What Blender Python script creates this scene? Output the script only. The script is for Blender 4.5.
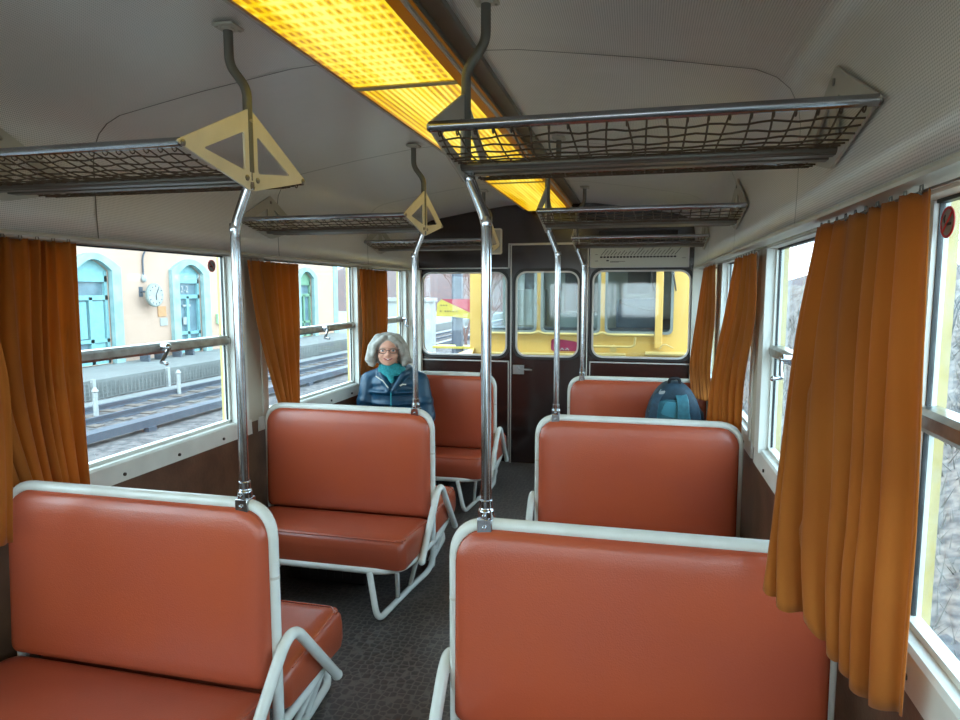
import bpy, bmesh, math, random
from mathutils import Vector, Matrix, Euler
random.seed(7)
PI = math.pi
for o in list(bpy.data.objects): bpy.data.objects.remove(o)
SC = bpy.context.scene
C = SC.collection

# ------------------------------------------------------------ camera, sky, exposure
cam_d = bpy.data.cameras.new('camera'); cam = bpy.data.objects.new('camera', cam_d); C.objects.link(cam)
cam_d.sensor_fit = 'HORIZONTAL'; cam_d.sensor_width = 36.0
cam_d.lens = 660.19/960*36.0; cam_d.clip_start = 0.02; cam_d.clip_end = 500
cam.location = (0.7332, 0.0, 1.4806)
cam.rotation_euler = (PI/2-0.1045, 0, 0.2357)
SC.camera = cam

w = bpy.data.worlds.new('overcast_sky'); SC.world = w; w.use_nodes = True
wn = w.node_tree.nodes; wl = w.node_tree.links
bg = wn['Background']
tc = wn.new('ShaderNodeTexCoord'); sx = wn.new('ShaderNodeSeparateXYZ'); rp = wn.new('ShaderNodeValToRGB')
wl.new(tc.outputs['Generated'], sx.inputs[0]); wl.new(sx.outputs['Z'], rp.inputs[0])
rp.color_ramp.elements[0].position = 0.0; rp.color_ramp.elements[0].color = (0.83, 0.95, 1.0, 1)
rp.color_ramp.elements[1].position = 0.6; rp.color_ramp.elements[1].color = (0.70, 0.86, 1.0, 1)
wl.new(rp.outputs[0], bg.inputs['Color'])
bg.inputs['Strength'].default_value = 3.6
SC.view_settings.view_transform = 'Standard'; SC.view_settings.look = 'None'
SC.view_settings.gamma = 1.0; SC.view_settings.use_curve_mapping = False
SC.view_settings.exposure = 1.3

# ------------------------------------------------------------ materials
def lin(c):
    return tuple(((x/255)/12.92 if x/255 <= .04045 else ((x/255+.055)/1.055)**2.4) for x in c)
def mat(name, rgb, rough=.5, metal=0, noise=None, bump=None, spec=.5, emit=None, coat=0):
    """rgb 0-255 sRGB; noise=(scale, other rgb, amount); bump=(scale, strength)"""
    m = bpy.data.materials.new(name); m.use_nodes = True
    nt = m.node_tree; N = nt.nodes; L = nt.links; b = N['Principled BSDF']
    col = lin(rgb)
    b.inputs['Base Color'].default_value = (*col, 1); b.inputs['Roughness'].default_value = rough
    b.inputs['Metallic'].default_value = metal; b.inputs['Specular IOR Level'].default_value = spec
    b.inputs['Coat Weight'].default_value = coat
    t = N.new('ShaderNodeTexCoord')
    n = N.new('ShaderNodeTexNoise'); L.new(t.outputs['Object'], n.inputs['Vector']); n.inputs['Detail'].default_value = 4
    sc, c2, amt = noise if noise else (6, tuple(max(0, v*.93) for v in rgb), 1)
    n.inputs['Scale'].default_value = sc
    r = N.new('ShaderNodeValToRGB'); L.new(n.outputs['Fac'], r.inputs[0])
    r.color_ramp.elements[0].position = .35; r.color_ramp.elements[1].position = .65
    r.color_ramp.elements[0].color = (*col, 1); r.color_ramp.elements[1].color = (*lin(c2), 1)
    L.new(r.outputs[0], b.inputs['Base Color'])
    if bump:
        n2 = N.new('ShaderNodeTexNoise'); L.new(t.outputs['Object'], n2.inputs['Vector'])
        n2.inputs['Scale'].default_value = bump[0]; n2.inputs['Detail'].default_value = 3
        bp = N.new('ShaderNodeBump'); bp.inputs['Strength'].default_value = bump[1]; bp.inputs['Distance'].default_value = .01
        L.new(n2.outputs['Fac'], bp.inputs['Height']); L.new(bp.outputs[0], b.inputs['Normal'])
    if emit:
        b.inputs['Emission Color'].default_value = (*lin(emit[0]), 1); b.inputs['Emission Strength'].default_value = emit[1]
    return m

M = {}
M['seat'] = mat('red_leatherette', (174, 80, 49), .25, noise=(3, (168, 78, 54), 1), bump=(260, .10), spec=.55)
M['seat2'] = mat('red_leatherette_seat', (164, 76, 49), .28, noise=(3, (154, 70, 47), 1), bump=(260, .10), spec=.55)
M['white'] = mat('white_enamel_tube', (214, 216, 210), .25, noise=(14, (206, 208, 200), 1))
M['chip'] = mat('bare_steel', (70, 66, 60), .5, .6)
M['chrome'] = mat('chrome', (200, 202, 206), .14, 1.0, noise=(30, (180, 182, 186), 1))
M['pole_grey'] = mat('grey_painted_tube', (120, 118, 108), .4, .3)
M['alu'] = mat('aluminium', (178, 176, 170), .3, 1.0, noise=(20, (150, 146, 138), 1))
M['rackrail'] = mat('rack_rail_metal', (170, 172, 176), .2, 1.0)
M['rackflat'] = mat('rack_flat_rail', (118, 114, 106), .4, .7)
M['net'] = mat('rack_net_cord', (84, 70, 54), .7)
M['cream'] = mat('cream_enamel', (236, 230, 212), .38)
M['bracket'] = mat('pale_grey_enamel', (196, 192, 178), .4)
M['beige'] = mat('beige_wall_panel', (196, 190, 172), .45, noise=(2, (186, 180, 162), 1))
M['brownwall'] = mat('brown_wainscot', (104, 76, 57), .42, noise=(7, (78, 56, 42), 1), bump=(60, .1))
M['dark'] = mat('dark_brown_laminate', (44, 30, 28), .16, noise=(2, (38, 26, 24), 1), spec=.6)
M['rubber'] = mat('black_rubber', (20, 20, 20), .45)
M['black'] = mat('dark_heater_metal', (28, 27, 27), .5)
M['sill'] = mat('white_sill', (220, 222, 214), .4)
M['metaltrim'] = mat('silver_trim', (196, 194, 190), .4, .25)
M['yellowcar'] = mat('yellow_paint', (206, 168, 88), .4, noise=(1.5, (200, 160, 80), 1))
M['paleyellow'] = mat('pale_yellow_rail', (190, 166, 100), .4)
M['magenta'] = mat('magenta_paint', (140, 22, 66), .4)
M['cabdark'] = mat('cab_dark', (38, 44, 48), .6)
M['cabseat'] = mat('cab_blue_grey', (54, 68, 84), .6)
M['cabwall'] = mat('cab_wall', (120, 128, 122), .6)
M['skin'] = mat('skin', (226, 172, 146), .5, noise=(30, (218, 158, 134), 1))
M['lips'] = mat('lips', (176, 84, 80), .4)
M['teeth'] = mat('teeth', (236, 232, 222), .3)
M['hair'] = mat('grey_hair', (176, 172, 162), .5, noise=(40, (150, 146, 136), 1), bump=(60, .12))
M['jacket'] = mat('blue_padded_jacket', (12, 66, 92), .42, noise=(10, (8, 50, 74), 1), bump=(25, .35))
M['trouser'] = mat('navy_trousers', (30, 36, 52), .8)
M['boot'] = mat('dark_boots', (40, 32, 28), .6)
M['scarf'] = mat('turquoise_scarf', (40, 150, 156), .8, noise=(80, (30, 124, 132), 1), bump=(120, .4))
M['glassframe'] = mat('spectacle_frame', (46, 26, 34), .3)
M['eyewhite'] = mat('eye_white', (236, 234, 230), .2)
M['iris'] = mat('iris', (60, 70, 84), .2)
M['bagteal'] = mat('teal_ripstop', (44, 104, 116), .6, noise=(40, (34, 86, 98), 1))
M['bagdark'] = mat('navy_bag_fabric', (26, 56, 72), .7, noise=(40, (18, 40, 54), 1))
M['bagblack'] = mat('black_webbing', (16, 18, 22), .7)
M['stone'] = mat('pale_blue_stone', (140, 164, 162), .8, noise=(3, (118, 148, 148), 1))
M['peach'] = mat('peach_render', (172, 144, 126), .9, noise=(1, (167, 139, 121), 1))
M['bluedoor'] = mat('pale_blue_joinery', (112, 158, 162), .7)
M['doorglass'] = mat('dark_door_glass', (92, 118, 128), .3, noise=(2, (74, 98, 108), 1))
M['gravel'] = mat('ballast', (96, 88, 85), .95, noise=(7, (52, 48, 49), 1))
M['platform'] = mat('platform_concrete', (108, 110, 108), .9, noise=(1.2, (100, 102, 100), 1))
M['rail'] = mat('rail_steel', (78, 82, 92), .5, .3)
M['sleeper'] = mat('sleeper_wood', (92, 80, 72), .9)
M['fencewire'] = mat('fence_wire', (104, 106, 104), .7)
M['whitepaint'] = mat('white_paint', (150, 152, 150), .6)
M['orangeplaque'] = mat('orange_plaque', (176, 128, 84), .7)
M['greenbox'] = mat('green_box', (150, 190, 150), .7)
M['greendoor'] = mat('green_shutter', (100, 140, 112), .7)
M['signyellow'] = mat('yellow_sign', (158, 142, 48), .6)
M['signred'] = mat('red_sign', (140, 36, 50), .6)
M['grey'] = mat('grey_post', (70, 76, 86), .6)
M['hill'] = mat('snowy_mountain', (110, 124, 140), .95, noise=(.05, (190, 196, 202), 1))
M['wood'] = mat('bare_wood', (120, 92, 84), .9)
M['bluetwig'] = mat('pale_twigs', (74, 70, 70), .9)
M['drygrass'] = mat('dry_grass', (128, 110, 98), .95, noise=(9, (70, 60, 56), 1), bump=(14, 1.0))
M['grassblade'] = mat('straw', (112, 101, 90), .95)
M['ink'] = mat('black_ink', (24, 24, 26), .6)
M['paper'] = mat('map_panel', (196, 198, 184), .4, noise=(2, (188, 190, 176), 1))
M['redink'] = mat('red_print', (196, 40, 40), .6)
M['brick'] = mat('brick_red_bushes', (88, 62, 56), .9, noise=(3, (66, 54, 54), 1))

def node_mat(name):
    m = bpy.data.materials.new(name); m.use_nodes = True
    return m, m.node_tree.nodes, m.node_tree.links, m.node_tree.nodes['Principled BSDF']

# curtains: woven cotton, lets some daylight through
m, N, L, b = node_mat('ochre_curtain'); M['curtain'] = m
t = N.new('ShaderNodeTexCoord'); n = N.new('ShaderNodeTexNoise'); n.inputs['Scale'].default_value = 5
L.new(t.outputs['Object'], n.inputs['Vector'])
r = N.new('ShaderNodeValToRGB'); L.new(n.outputs['Fac'], r.inputs[0])
r.color_ramp.elements[0].position = .3; r.color_ramp.elements[0].color = (*lin((168, 98, 38)), 1)
r.color_ramp.elements[1].position = .7; r.color_ramp.elements[1].color = (*lin((184, 112, 46)), 1)
L.new(r.outputs[0], b.inputs['Base Color']); b.inputs['Roughness'].default_value = .85
b.inputs['Sheen Weight'].default_value = .15; b.inputs['Specular IOR Level'].default_value = .15
tr = N.new('ShaderNodeBsdfTranslucent'); tr.inputs[0].default_value = (*lin((206, 138, 48)), 1)
mx = N.new('ShaderNodeMixShader'); mx.inputs[0].default_value = .34
L.new(b.outputs[0], mx.inputs[1]); L.new(tr.outputs[0], mx.inputs[2]); L.new(mx.outputs[0], N['Material Output'].inputs[0])
n2 = N.new('ShaderNodeTexNoise'); n2.inputs['Scale'].default_value = 220; L.new(t.outputs['Object'], n2.inputs['Vector'])
bp = N.new('ShaderNodeBump'); bp.inputs['Strength'].default_value = .15; bp.inputs['Distance'].default_value = .004
L.new(n2.outputs['Fac'], bp.inputs['Height']); L.new(bp.outputs[0], b.inputs['Normal'])

def glass_mat(name, tint, dirt, dirtcol, scale):
    m = bpy.data.materials.new(name); m.use_nodes = True
    N = m.node_tree.nodes; L = m.node_tree.links; N.remove(N['Principled BSDF'])
    tp = N.new('ShaderNodeBsdfTransparent'); tp.inputs[0].default_value = (*tint, 1)
    gl = N.new('ShaderNodeBsdfGlossy'); gl.inputs['Roughness'].default_value = .03
    fr = N.new('ShaderNodeLayerWeight'); fr.inputs[0].default_value = .5
    q5 = N.new('ShaderNodeMath'); q5.operation = 'POWER'; L.new(fr.outputs['Facing'], q5.inputs[0]); q5.inputs[1].default_value = 5
    q6 = N.new('ShaderNodeMath'); q6.operation = 'MULTIPLY_ADD'; L.new(q5.outputs[0], q6.inputs[0]); q6.inputs[1].default_value = .45; q6.inputs[2].default_value = .025
    m1 = N.new('ShaderNodeMixShader'); L.new(q6.outputs[0], m1.inputs[0]); L.new(tp.outputs[0], m1.inputs[1]); L.new(gl.outputs[0], m1.inputs[2])
    tl = N.new('ShaderNodeBsdfTranslucent'); tl.inputs[0].default_value = (*dirtcol, 1)
    t = N.new('ShaderNodeTexCoord'); n = N.new('ShaderNodeTexNoise'); n.inputs['Scale'].default_value = scale; n.inputs['Detail'].default_value = 6
    L.new(t.outputs['Object'], n.inputs['Vector'])
    mr = N.new('ShaderNodeMapRange'); mr.inputs['From Min'].default_value = .35; mr.inputs['From Max'].default_value = .7
    mr.inputs['To Min'].default_value = dirt[0]; mr.inputs['To Max'].default_value = dirt[1]; L.new(n.outputs['Fac'], mr.inputs['Value'])
    m2 = N.new('ShaderNodeMixShader'); L.new(mr.outputs[0], m2.inputs[0]); L.new(m1.outputs[0], m2.inputs[1]); L.new(tl.outputs[0], m2.inputs[2])
    L.new(m2.outputs[0], N['Material Output'].inputs[0])
    return m
M['glass_l'] = glass_mat('window_glass_clear', (.90, .97, .98), (.0, .012), (.7, .8, .8), 6)
M['glass_r'] = glass_mat('window_glass_grimy', (.84, .93, .96), (.0, .07), (.5, .58, .62), 30)
M['glass_f'] = glass_mat('window_glass_end', (.90, .95, .96), (.0, .012), (.7, .8, .8), 6)
M['lens'] = glass_mat('spectacle_lens', (.97, .97, .97), (0, .01), (1, 1, 1), 6)

# ceiling: glossy grey sheet stamped with fine dots (UV in metres)
m, N, L, b = node_mat('dotted_ceiling_sheet'); M['ceiling'] = m
uv = N.new('ShaderNodeUVMap'); sp = N.new('ShaderNodeSeparateXYZ'); L.new(uv.outputs[0], sp.inputs[0])
def math_node(N, L, op, a, bb=None):
    q = N.new('ShaderNodeMath'); q.operation = op
    for i, v in enumerate((a, bb)):
        if v is None: continue
        if isinstance(v, (int, float)): q.inputs[i].default_value = v
        else: L.new(v, q.inputs[i])
    return q.outputs[0]
k = 2*PI/.0085
s1 = math_node(N, L, 'SINE', math_node(N, L, 'MULTIPLY', math_node(N, L, 'ADD', sp.outputs['X'], sp.outputs['Y']), k*.7071))
s2 = math_node(N, L, 'SINE', math_node(N, L, 'MULTIPLY', math_node(N, L, 'SUBTRACT', sp.outputs['X'], sp.outputs['Y']), k*.7071))
pr_ = math_node(N, L, 'MULTIPLY', s1, s2)
mr = N.new('ShaderNodeMapRange'); L.new(pr_, mr.inputs['Value']); mr.inputs['From Min'].default_value = -.1; mr.inputs['From Max'].default_value = .9
r = N.new('ShaderNodeValToRGB'); L.new(mr.outputs[0], r.inputs[0])
r.color_ramp.elements[0].color = (*lin((234, 231, 224)), 1); r.color_ramp.elements[1].color = (*lin((168, 165, 157)), 1)
L.new(r.outputs[0], b.inputs['Base Color']); b.inputs['Roughness'].default_value = .36; b.inputs['Specular IOR Level'].default_value = .8; b.inputs['Coat Weight'].default_value = .6; b.inputs['Coat Roughness'].default_value = .28
bp = N.new('ShaderNodeBump'); bp.inputs['Strength'].default_value = .25; bp.inputs['Distance'].default_value = .002; bp.invert = True
n = N.new('ShaderNodeTexNoise'); n.inputs['Scale'].default_value = 3.5; L.new(uv.outputs[0], n.inputs['Vector'])
L.new(mr.outputs[0], bp.inputs['Height'])
bp2 = N.new('ShaderNodeBump'); bp2.inputs['Strength'].default_value = .5; bp2.inputs['Distance'].default_value = .03
L.new(n.outputs['Fac'], bp2.inputs['Height']); L.new(bp2.outputs[0], bp.inputs['Normal']); L.new(bp.outputs[0], b.inputs['Normal'])

# floor: dark vinyl with a small pebble relief
m, N, L, b = node_mat('studded_vinyl_floor'); M['floor'] = m
t = N.new('ShaderNodeTexCoord'); v = N.new('ShaderNodeTexVoronoi'); v.feature = 'DISTANCE_TO_EDGE'; v.inputs['Scale'].default_value = 34; v.inputs['Randomness'].default_value = .55
L.new(t.outputs['Object'], v.inputs['Vector'])
r = N.new('ShaderNodeValToRGB'); L.new(v.outputs['Distance'], r.inputs[0])
r.color_ramp.elements[0].position = .04; r.color_ramp.elements[0].color = (*lin((88, 81, 77)), 1)
r.color_ramp.elements[1].position = .14; r.color_ramp.elements[1].color = (*lin((58, 53, 50)), 1)
L.new(r.outputs[0], b.inputs['Base Color']); b.inputs['Roughness'].default_value = .38
bp = N.new('ShaderNodeBump'); bp.inputs['Strength'].default_value = .35; bp.inputs['Distance'].default_value = .004
L.new(v.outputs['Distance'], bp.inputs['Height']); L.new(bp.outputs[0], b.inputs['Normal'])

# lamp diffuser: ribbed amber plastic lit from behind
def diffuser_mat(name, grid):
    m, N, L, b = node_mat(name)
    t = N.new('ShaderNodeTexCoord'); sp = N.new('ShaderNodeSeparateXYZ'); L.new(t.outputs['Object'], sp.inputs[0])
    rx = math_node(N, L, 'SINE', math_node(N, L, 'MULTIPLY', sp.outputs['X'], 2*PI/.022))
    ry = math_node(N, L, 'SINE', math_node(N, L, 'MULTIPLY', sp.outputs['Y'], 2*PI/.05))
    h = math_node(N, L, 'MAXIMUM', rx, ry) if grid else rx
    n = N.new('ShaderNodeTexNoise'); n.inputs['Scale'].default_value = 1; mp = N.new('ShaderNodeMapping'); mp.inputs['Scale'].default_value = (30, 1.2, 1)
    L.new(t.outputs['Object'], mp.inputs[0]); L.new(mp.outputs[0], n.inputs['Vector'])
    a = math_node(N, L, 'ADD', math_node(N, L, 'MULTIPLY', h, .20), math_node(N, L, 'MULTIPLY', n.outputs['Fac'], .9))
    # tube glow falls off towards the sides
    ax = math_node(N, L, 'MULTIPLY', math_node(N, L, 'ABSOLUTE', sp.outputs['X']), 2.0)
    a = math_node(N, L, 'SUBTRACT', a, ax)
    r = N.new('ShaderNodeValToRGB'); L.new(a, r.inputs[0])
    e = r.color_ramp.elements; e[0].position = .0; e[0].color = (*lin((186, 122, 0)), 1); e[1].position = .60; e[1].color = (*lin((255, 246, 120)), 1)
    q = e.new(.3); q.color = (*lin((250, 214, 14)), 1)
    L.new(r.outputs[0], b.inputs['Emission Color']); b.inputs['Emission Strength'].default_value = .46
    b.inputs['Base Color'].default_value = (*lin((180, 120, 10)), 1); b.inputs['Roughness'].default_value = .3
    return m
M['diff_rib'] = diffuser_mat('amber_ribbed_diffuser', False)
M['diff_grid'] = diffuser_mat('amber_grid_diffuser', True)
M['amberside'] = mat('amber_side', (150, 100, 12), .3, emit=((190, 110, 0), .10))

# ------------------------------------------------------------ helpers
class MB:
    def __init__(s): s.v = []; s.f = []; s.mi = []; s.cur = 0
    def add(s, vs, fs):
        k = len(s.v); s.v += [tuple(p) for p in vs]; s.f += [tuple(i+k for i in f) for f in fs]; s.mi += [s.cur]*len(fs)
    def box(s, a, b):
        x0, y0, z0 = a; x1, y1, z1 = b
        s.add([(x0,y0,z0),(x1,y0,z0),(x1,y1,z0),(x0,y1,z0),(x0,y0,z1),(x1,y0,z1),(x1,y1,z1),(x0,y1,z1)],
              [(0,3,2,1),(4,5,6,7),(0,1,5,4),(1,2,6,5),(2,3,7,6),(3,0,4,7)])
    def tube(s, pts, r, n=10, closed=False, cap=True):
        pts = [Vector(p) for p in pts]; m = len(pts)
        rr = r if isinstance(r, (list, tuple)) else [r]*m
        T = []
        for i in range(m):
            a = pts[(i-1) % m] if (closed or i > 0) else pts[i]
            b = pts[(i+1) % m] if (closed or i < m-1) else pts[i]
            T.append((b-a).normalized())
        up = Vector((0,0,1)) if abs(T[0].z) < .9 else Vector((1,0,0))
        U = T[0].cross(up).normalized(); vs = []
        for i in range(m):
            U = (U - T[i]*U.dot(T[i])).normalized(); W = T[i].cross(U)
            for j in range(n):
                a = 2*PI*j/n; vs.append(pts[i] + (U*math.cos(a)+W*math.sin(a))*rr[i])
        fs = []
        for i in range(m if closed else m-1):
            i2 = (i+1) % m
            for j in range(n):
                j2 = (j+1) % n; fs.append((i*n+j, i*n+j2, i2*n+j2, i2*n+j))
        if cap and not closed:
            fs.append(tuple(range(n))[::-1]); fs.append(tuple((m-1)*n+j for j in range(n)))
        s.add(vs, fs)
    def cyl(s, a, b, r, n=16): s.tube([a, b], r, n)
    def ell(s, c, rad, rot=None, seg=16, rings=10):
        Mx = Euler(rot).to_matrix() if rot else Matrix.Identity(3); c = Vector(c); vs = []; fs = []
        for i in range(rings+1):
            th = PI*i/rings
            for j in range(seg):
                ph = 2*PI*j/seg
                vs.append(c + Mx @ Vector((rad[0]*math.sin(th)*math.cos(ph), rad[1]*math.sin(th)*math.sin(ph), rad[2]*math.cos(th))))
        for i in range(rings):
            for j in range(seg):
                j2 = (j+1) % seg; fs.append((i*seg+j, (i+1)*seg+j, (i+1)*seg+j2, i*seg+j2))
        s.add(vs, fs)
    def lathe(s, prof, c, ax='z', n=20):
        c = Vector(c); vs = []; fs = []
        for (r, h) in prof:
            for j in range(n):
                a = 2*PI*j/n; p = (r*math.cos(a), r*math.sin(a), h)
                if ax == 'x': p = (p[2], p[0], p[1])
                if ax == 'y': p = (p[0], p[2], p[1])
                vs.append(c+Vector(p))
        for i in range(len(prof)-1):
            for j in range(n):
                j2 = (j+1) % n; fs.append((i*n+j, i*n+j2, (i+1)*n+j2, (i+1)*n+j))
        fs.append(tuple(range(n))[::-1]); fs.append(tuple((len(prof)-1)*n+j for j in range(n)))
        s.add(vs, fs)
    def loops(s, L_, cap=True):
        n = len(L_[0]); vs = [p for l in L_ for p in l]; fs = []
        for i in range(len(L_)-1):
            for j in range(n):
                j2 = (j+1) % n; fs.append((i*n+j, i*n+j2, (i+1)*n+j2, (i+1)*n+j))
        if cap: fs.append(tuple(range(n))[::-1]); fs.append(tuple((len(L_)-1)*n+j for j in range(n)))
        s.add(vs, fs)
    def mesh(s, name):
        me = bpy.data.meshes.new(name); me.from_pydata(s.v, [], s.f)
        for p, i in zip(me.polygons, s.mi): p.material_index = i
        bm = bmesh.new(); bm.from_mesh(me); bmesh.ops.recalc_face_normals(bm, faces=bm.faces); bm.to_mesh(me); bm.free()
        return me
    def build(s, name, mats, parent=None, smooth=True, bevel=0, loc=None):
        me = s.mesh(name)
        o = bpy.data.objects.new(name, me); C.objects.link(o)
        fin(o, mats, parent, smooth, bevel)
        if loc: o.location = loc
        return o
def fin(o, mats, parent=None, smooth=True, bevel=0):
    if not isinstance(mats, (list, tuple)): mats = [mats]
    for m_ in mats: o.data.materials.append(m_)
    if parent: o.parent = parent
    if bevel:
        b_ = o.modifiers.new('bevel', 'BEVEL'); b_.width = bevel; b_.segments = 2; b_.limit_method = 'ANGLE'
    if smooth:
        o.data.shade_smooth() if hasattr(o.data, 'shade_smooth') else None
        try: o.data.set_sharp_from_angle(angle=math.radians(38))
        except Exception: pass
def tag(o, label=None, cat=None, group=None, kind=None):
    if label: o['label'] = label
    if cat: o['category'] = cat
    if group: o['group'] = group
    if kind: o['kind'] = kind
    return o
def empty(name, loc=(0,0,0), label=None, cat=None, group=None, kind=None):
    o = bpy.data.objects.new(name, None); C.objects.link(o); o.location = loc; o.empty_display_size = .1
    return tag(o, label, cat, group, kind)
def children(o): return [c for c in bpy.data.objects if c.parent == o]
def copy_tree(o, parent=None):
    c = o.copy(); C.objects.link(c)
    if parent: c.parent = parent
    for ch in children(o): copy_tree(ch, c)
    return c
def bend(pts, r=.05, n=6):
    """round the inner corners of a polyline"""
    pts = [Vector(p) for p in pts]; out = [pts[0]]
    for i in range(1, len(pts)-1):
        a, b, c = pts[i-1], pts[i], pts[i+1]
        rr = r[i] if isinstance(r, dict) and i in r else (r if not isinstance(r, dict) else .05)
        d1 = min(rr, (a-b).length*.49); d2 = min(rr, (c-b).length*.49)
        p = b+(a-b).normalized()*d1; q = b+(c-b).normalized()*d2
        for k in range(n+1):
            t = k/n; out.append(p*(1-t)**2+b*2*t*(1-t)+q*t*t)
    out.append(pts[-1]); return out
def rrect(x0, x1, y0, y1, r, n=6):
    """rounded rectangle, r may be 4 radii (bl, br, tr, tl)"""
    R = r if isinstance(r, (list, tuple)) else [r]*4; out = []
    for (cx, cy, a0, q) in ((x0+R[0], y0+R[0], PI, R[0]), (x1-R[1], y0+R[1], 1.5*PI, R[1]), (x1-R[2], y1-R[2], 0, R[2]), (x0+R[3], y1-R[3], .5*PI, R[3])):
        for k in range(n+1):
            a = a0+k/n*PI/2; out.append((cx+q*math.cos(a), cy+q*math.sin(a)))
    return out
def rpoly(pts, r, n=5):
    P = [Vector((*p, 0)) for p in pts]; out = []
    m = len(P)
    for i in range(m):
        a, b, c = P[i-1], P[i], P[(i+1) % m]
        d = min(r, (a-b).length*.45, (c-b).length*.45); p = b+(a-b).normalized()*d; q = b+(c-b).normalized()*d
        for k in range(n+1):
            t = k/n; v_ = p*(1-t)**2+b*2*t*(1-t)+q*t*t; out.append((v_.x, v_.y))
    return out
def plate_mesh(name, outlines, depth):
    """flat plate with holes (first outline outer, others holes): lies in XY, thickness along Z, centred"""
    cu = bpy.data.curves.new(name, 'CURVE'); cu.dimensions = '2D'; cu.fill_mode = 'BOTH'; cu.extrude = depth/2
    for ol in outlines:
        s_ = cu.splines.new('POLY'); s_.points.add(len(ol)-1)
        for i, p in enumerate(ol): s_.points[i].co = (p[0], p[1], 0, 1)
        s_.use_cyclic_u = True
    o = bpy.data.objects.new(name, cu); C.objects.link(o)
    dg = bpy.context.evaluated_depsgraph_get(); me = bpy.data.meshes.new_from_object(o.evaluated_get(dg))
    bpy.data.objects.remove(o); bpy.data.curves.remove(cu); me.name = name; me.materials.clear()
    return me
AX = {'yz': Matrix(((0,0,1,0),(1,0,0,0),(0,1,0,0),(0,0,0,1))), 'xz': Matrix(((1,0,0,0),(0,0,-1,0),(0,1,0,0),(0,0,0,1)))}
def plate(name, outlines, depth, plane, loc, mats, parent=None, bevel=0):
    me = plate_mesh(name, outlines, depth); me.transform(AX[plane]); 
    bm = bmesh.new(); bm.from_mesh(me); bmesh.ops.remove_doubles(bm, verts=bm.verts, dist=1e-5); bmesh.ops.recalc_face_normals(bm, faces=bm.faces); bm.to_mesh(me); bm.free()
    o = bpy.data.objects.new(name, me); C.objects.link(o); o.location = loc
    fin(o, mats, parent, True, bevel); return o
def text(name, body, size, plane, loc, m_, parent=None, flip=False, bold=0):
    cu = bpy.data.curves.new(name, 'FONT'); cu.body = body; cu.size = size; cu.extrude = .002; cu.align_x = 'CENTER'; cu.align_y = 'CENTER'; cu.offset = bold
    o = bpy.data.objects.new(name, cu); C.objects.link(o)
    dg = bpy.context.evaluated_depsgraph_get(); me = bpy.data.meshes.new_from_object(o.evaluated_get(dg))
    bpy.data.objects.remove(o); me.transform(AX[plane]); me.materials.clear()
    o = bpy.data.objects.new(name, me); C.objects.link(o); o.location = loc; fin(o, m_, parent, False); return o
def blob(name, mb, voxel, mats, parent=None, smooth_it=6):
    me = mb.mesh(name); o = bpy.data.objects.new(name, me); C.objects.link(o)
    r_ = o.modifiers.new('r', 'REMESH'); r_.mode = 'VOXEL'; r_.voxel_size = voxel
    s_ = o.modifiers.new('s', 'SMOOTH'); s_.iterations = smooth_it; s_.factor = .5
    dg = bpy.context.evaluated_depsgraph_get(); me2 = bpy.data.meshes.new_from_object(o.evaluated_get(dg))
    bpy.data.objects.remove(o)
    o = bpy.data.objects.new(name, me2); C.objects.link(o); me2.materials.clear()
    for m_ in (mats if isinstance(mats, (list, tuple)) else [mats]): me2.materials.append(m_)
    for p in me2.polygons: p.use_smooth = True
    if parent: o.parent = parent
    return o

# ------------------------------------------------------------ carriage shell
WX = 1.25; GX = 1.33; YB = 5.536; Y0 = -3.0
PROF = [(1.147,1.655),(1.15,1.75),(1.15,1.93),(1.142,1.98),(1.12,2.025),(1.085,2.06),(1.03,2.085),(.88,2.112),(.70,2.143),(.49,2.173),(.37,2.19),(.2,2.2),(0,2.203)]
prof = PROF + [(-x, z) for x, z in PROF[-2::-1]]
# floor
b = MB(); b.box((-1.26, Y0, -.06), (1.26, YB+.06, 0)); tag(b.build('floor', M['floor'], smooth=False), kind='structure', label='dark brown studded vinyl floor of the carriage')
# ceiling sheet with UV
def ceiling():
    arc = [0]
    for i in range(1, len(prof)): arc.append(arc[-1]+math.dist(prof[i], prof[i-1]))
    ny = 2; ys = [Y0, YB]
    me = bpy.data.meshes.new('ceiling'); ys = [Y0, YB+.08]; vs = []; fs = []; n = len(prof)
    for y in ys: vs += [(x, y, z) for x, z in prof]
    for y in ys: vs += [(x*1.03, y, z+.035) for x, z in prof]
    for i in range(n-1):
        fs.append((i, i+1, n+i+1, n+i)); fs.append((2*n+i, 3*n+i, 3*n+i+1, 2*n+i+1))
    fs.append((0, n, 3*n, 2*n)); fs.append((n-1, 3*n-1, 4*n-1, 2*n-1))
    me.from_pydata(vs, [], fs); uvl = me.uv_layers.new(name='UVMap')
    for p in me.polygons:
        for li in p.loop_indices:
            vi = me.loops[li].vertex_index; y = vs[vi][1]; uvl.data[li].uv = (arc[vi % n], y)
    o = bpy.data.objects.new('ceiling', me); C.objects.link(o); fin(o, M['ceiling'], None, False)
    for p in me.polygons: p.use_smooth = True
    tag(o, 'grey glossy ceiling sheet stamped with fine dots', kind='structure')
ceiling()
# seams of the ceiling sheets
for i, y in enumerate((.8, 2.0, 3.22, 4.42)):
    b = MB(); L1 = [[(x*.9975, yy, z-(.0025 if abs(x) < 1.1 else 0)) for x, z in prof] for yy in (y-.0028, y+.0028)]
    n = len(prof); b.add(L1[0]+L1[1], [(j, j+1, n+j+1, n+j) for j in range(n-1)])
    tag(b.build('trim_%d' % (i+1), M['pole_grey']), kind='structure')
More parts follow.
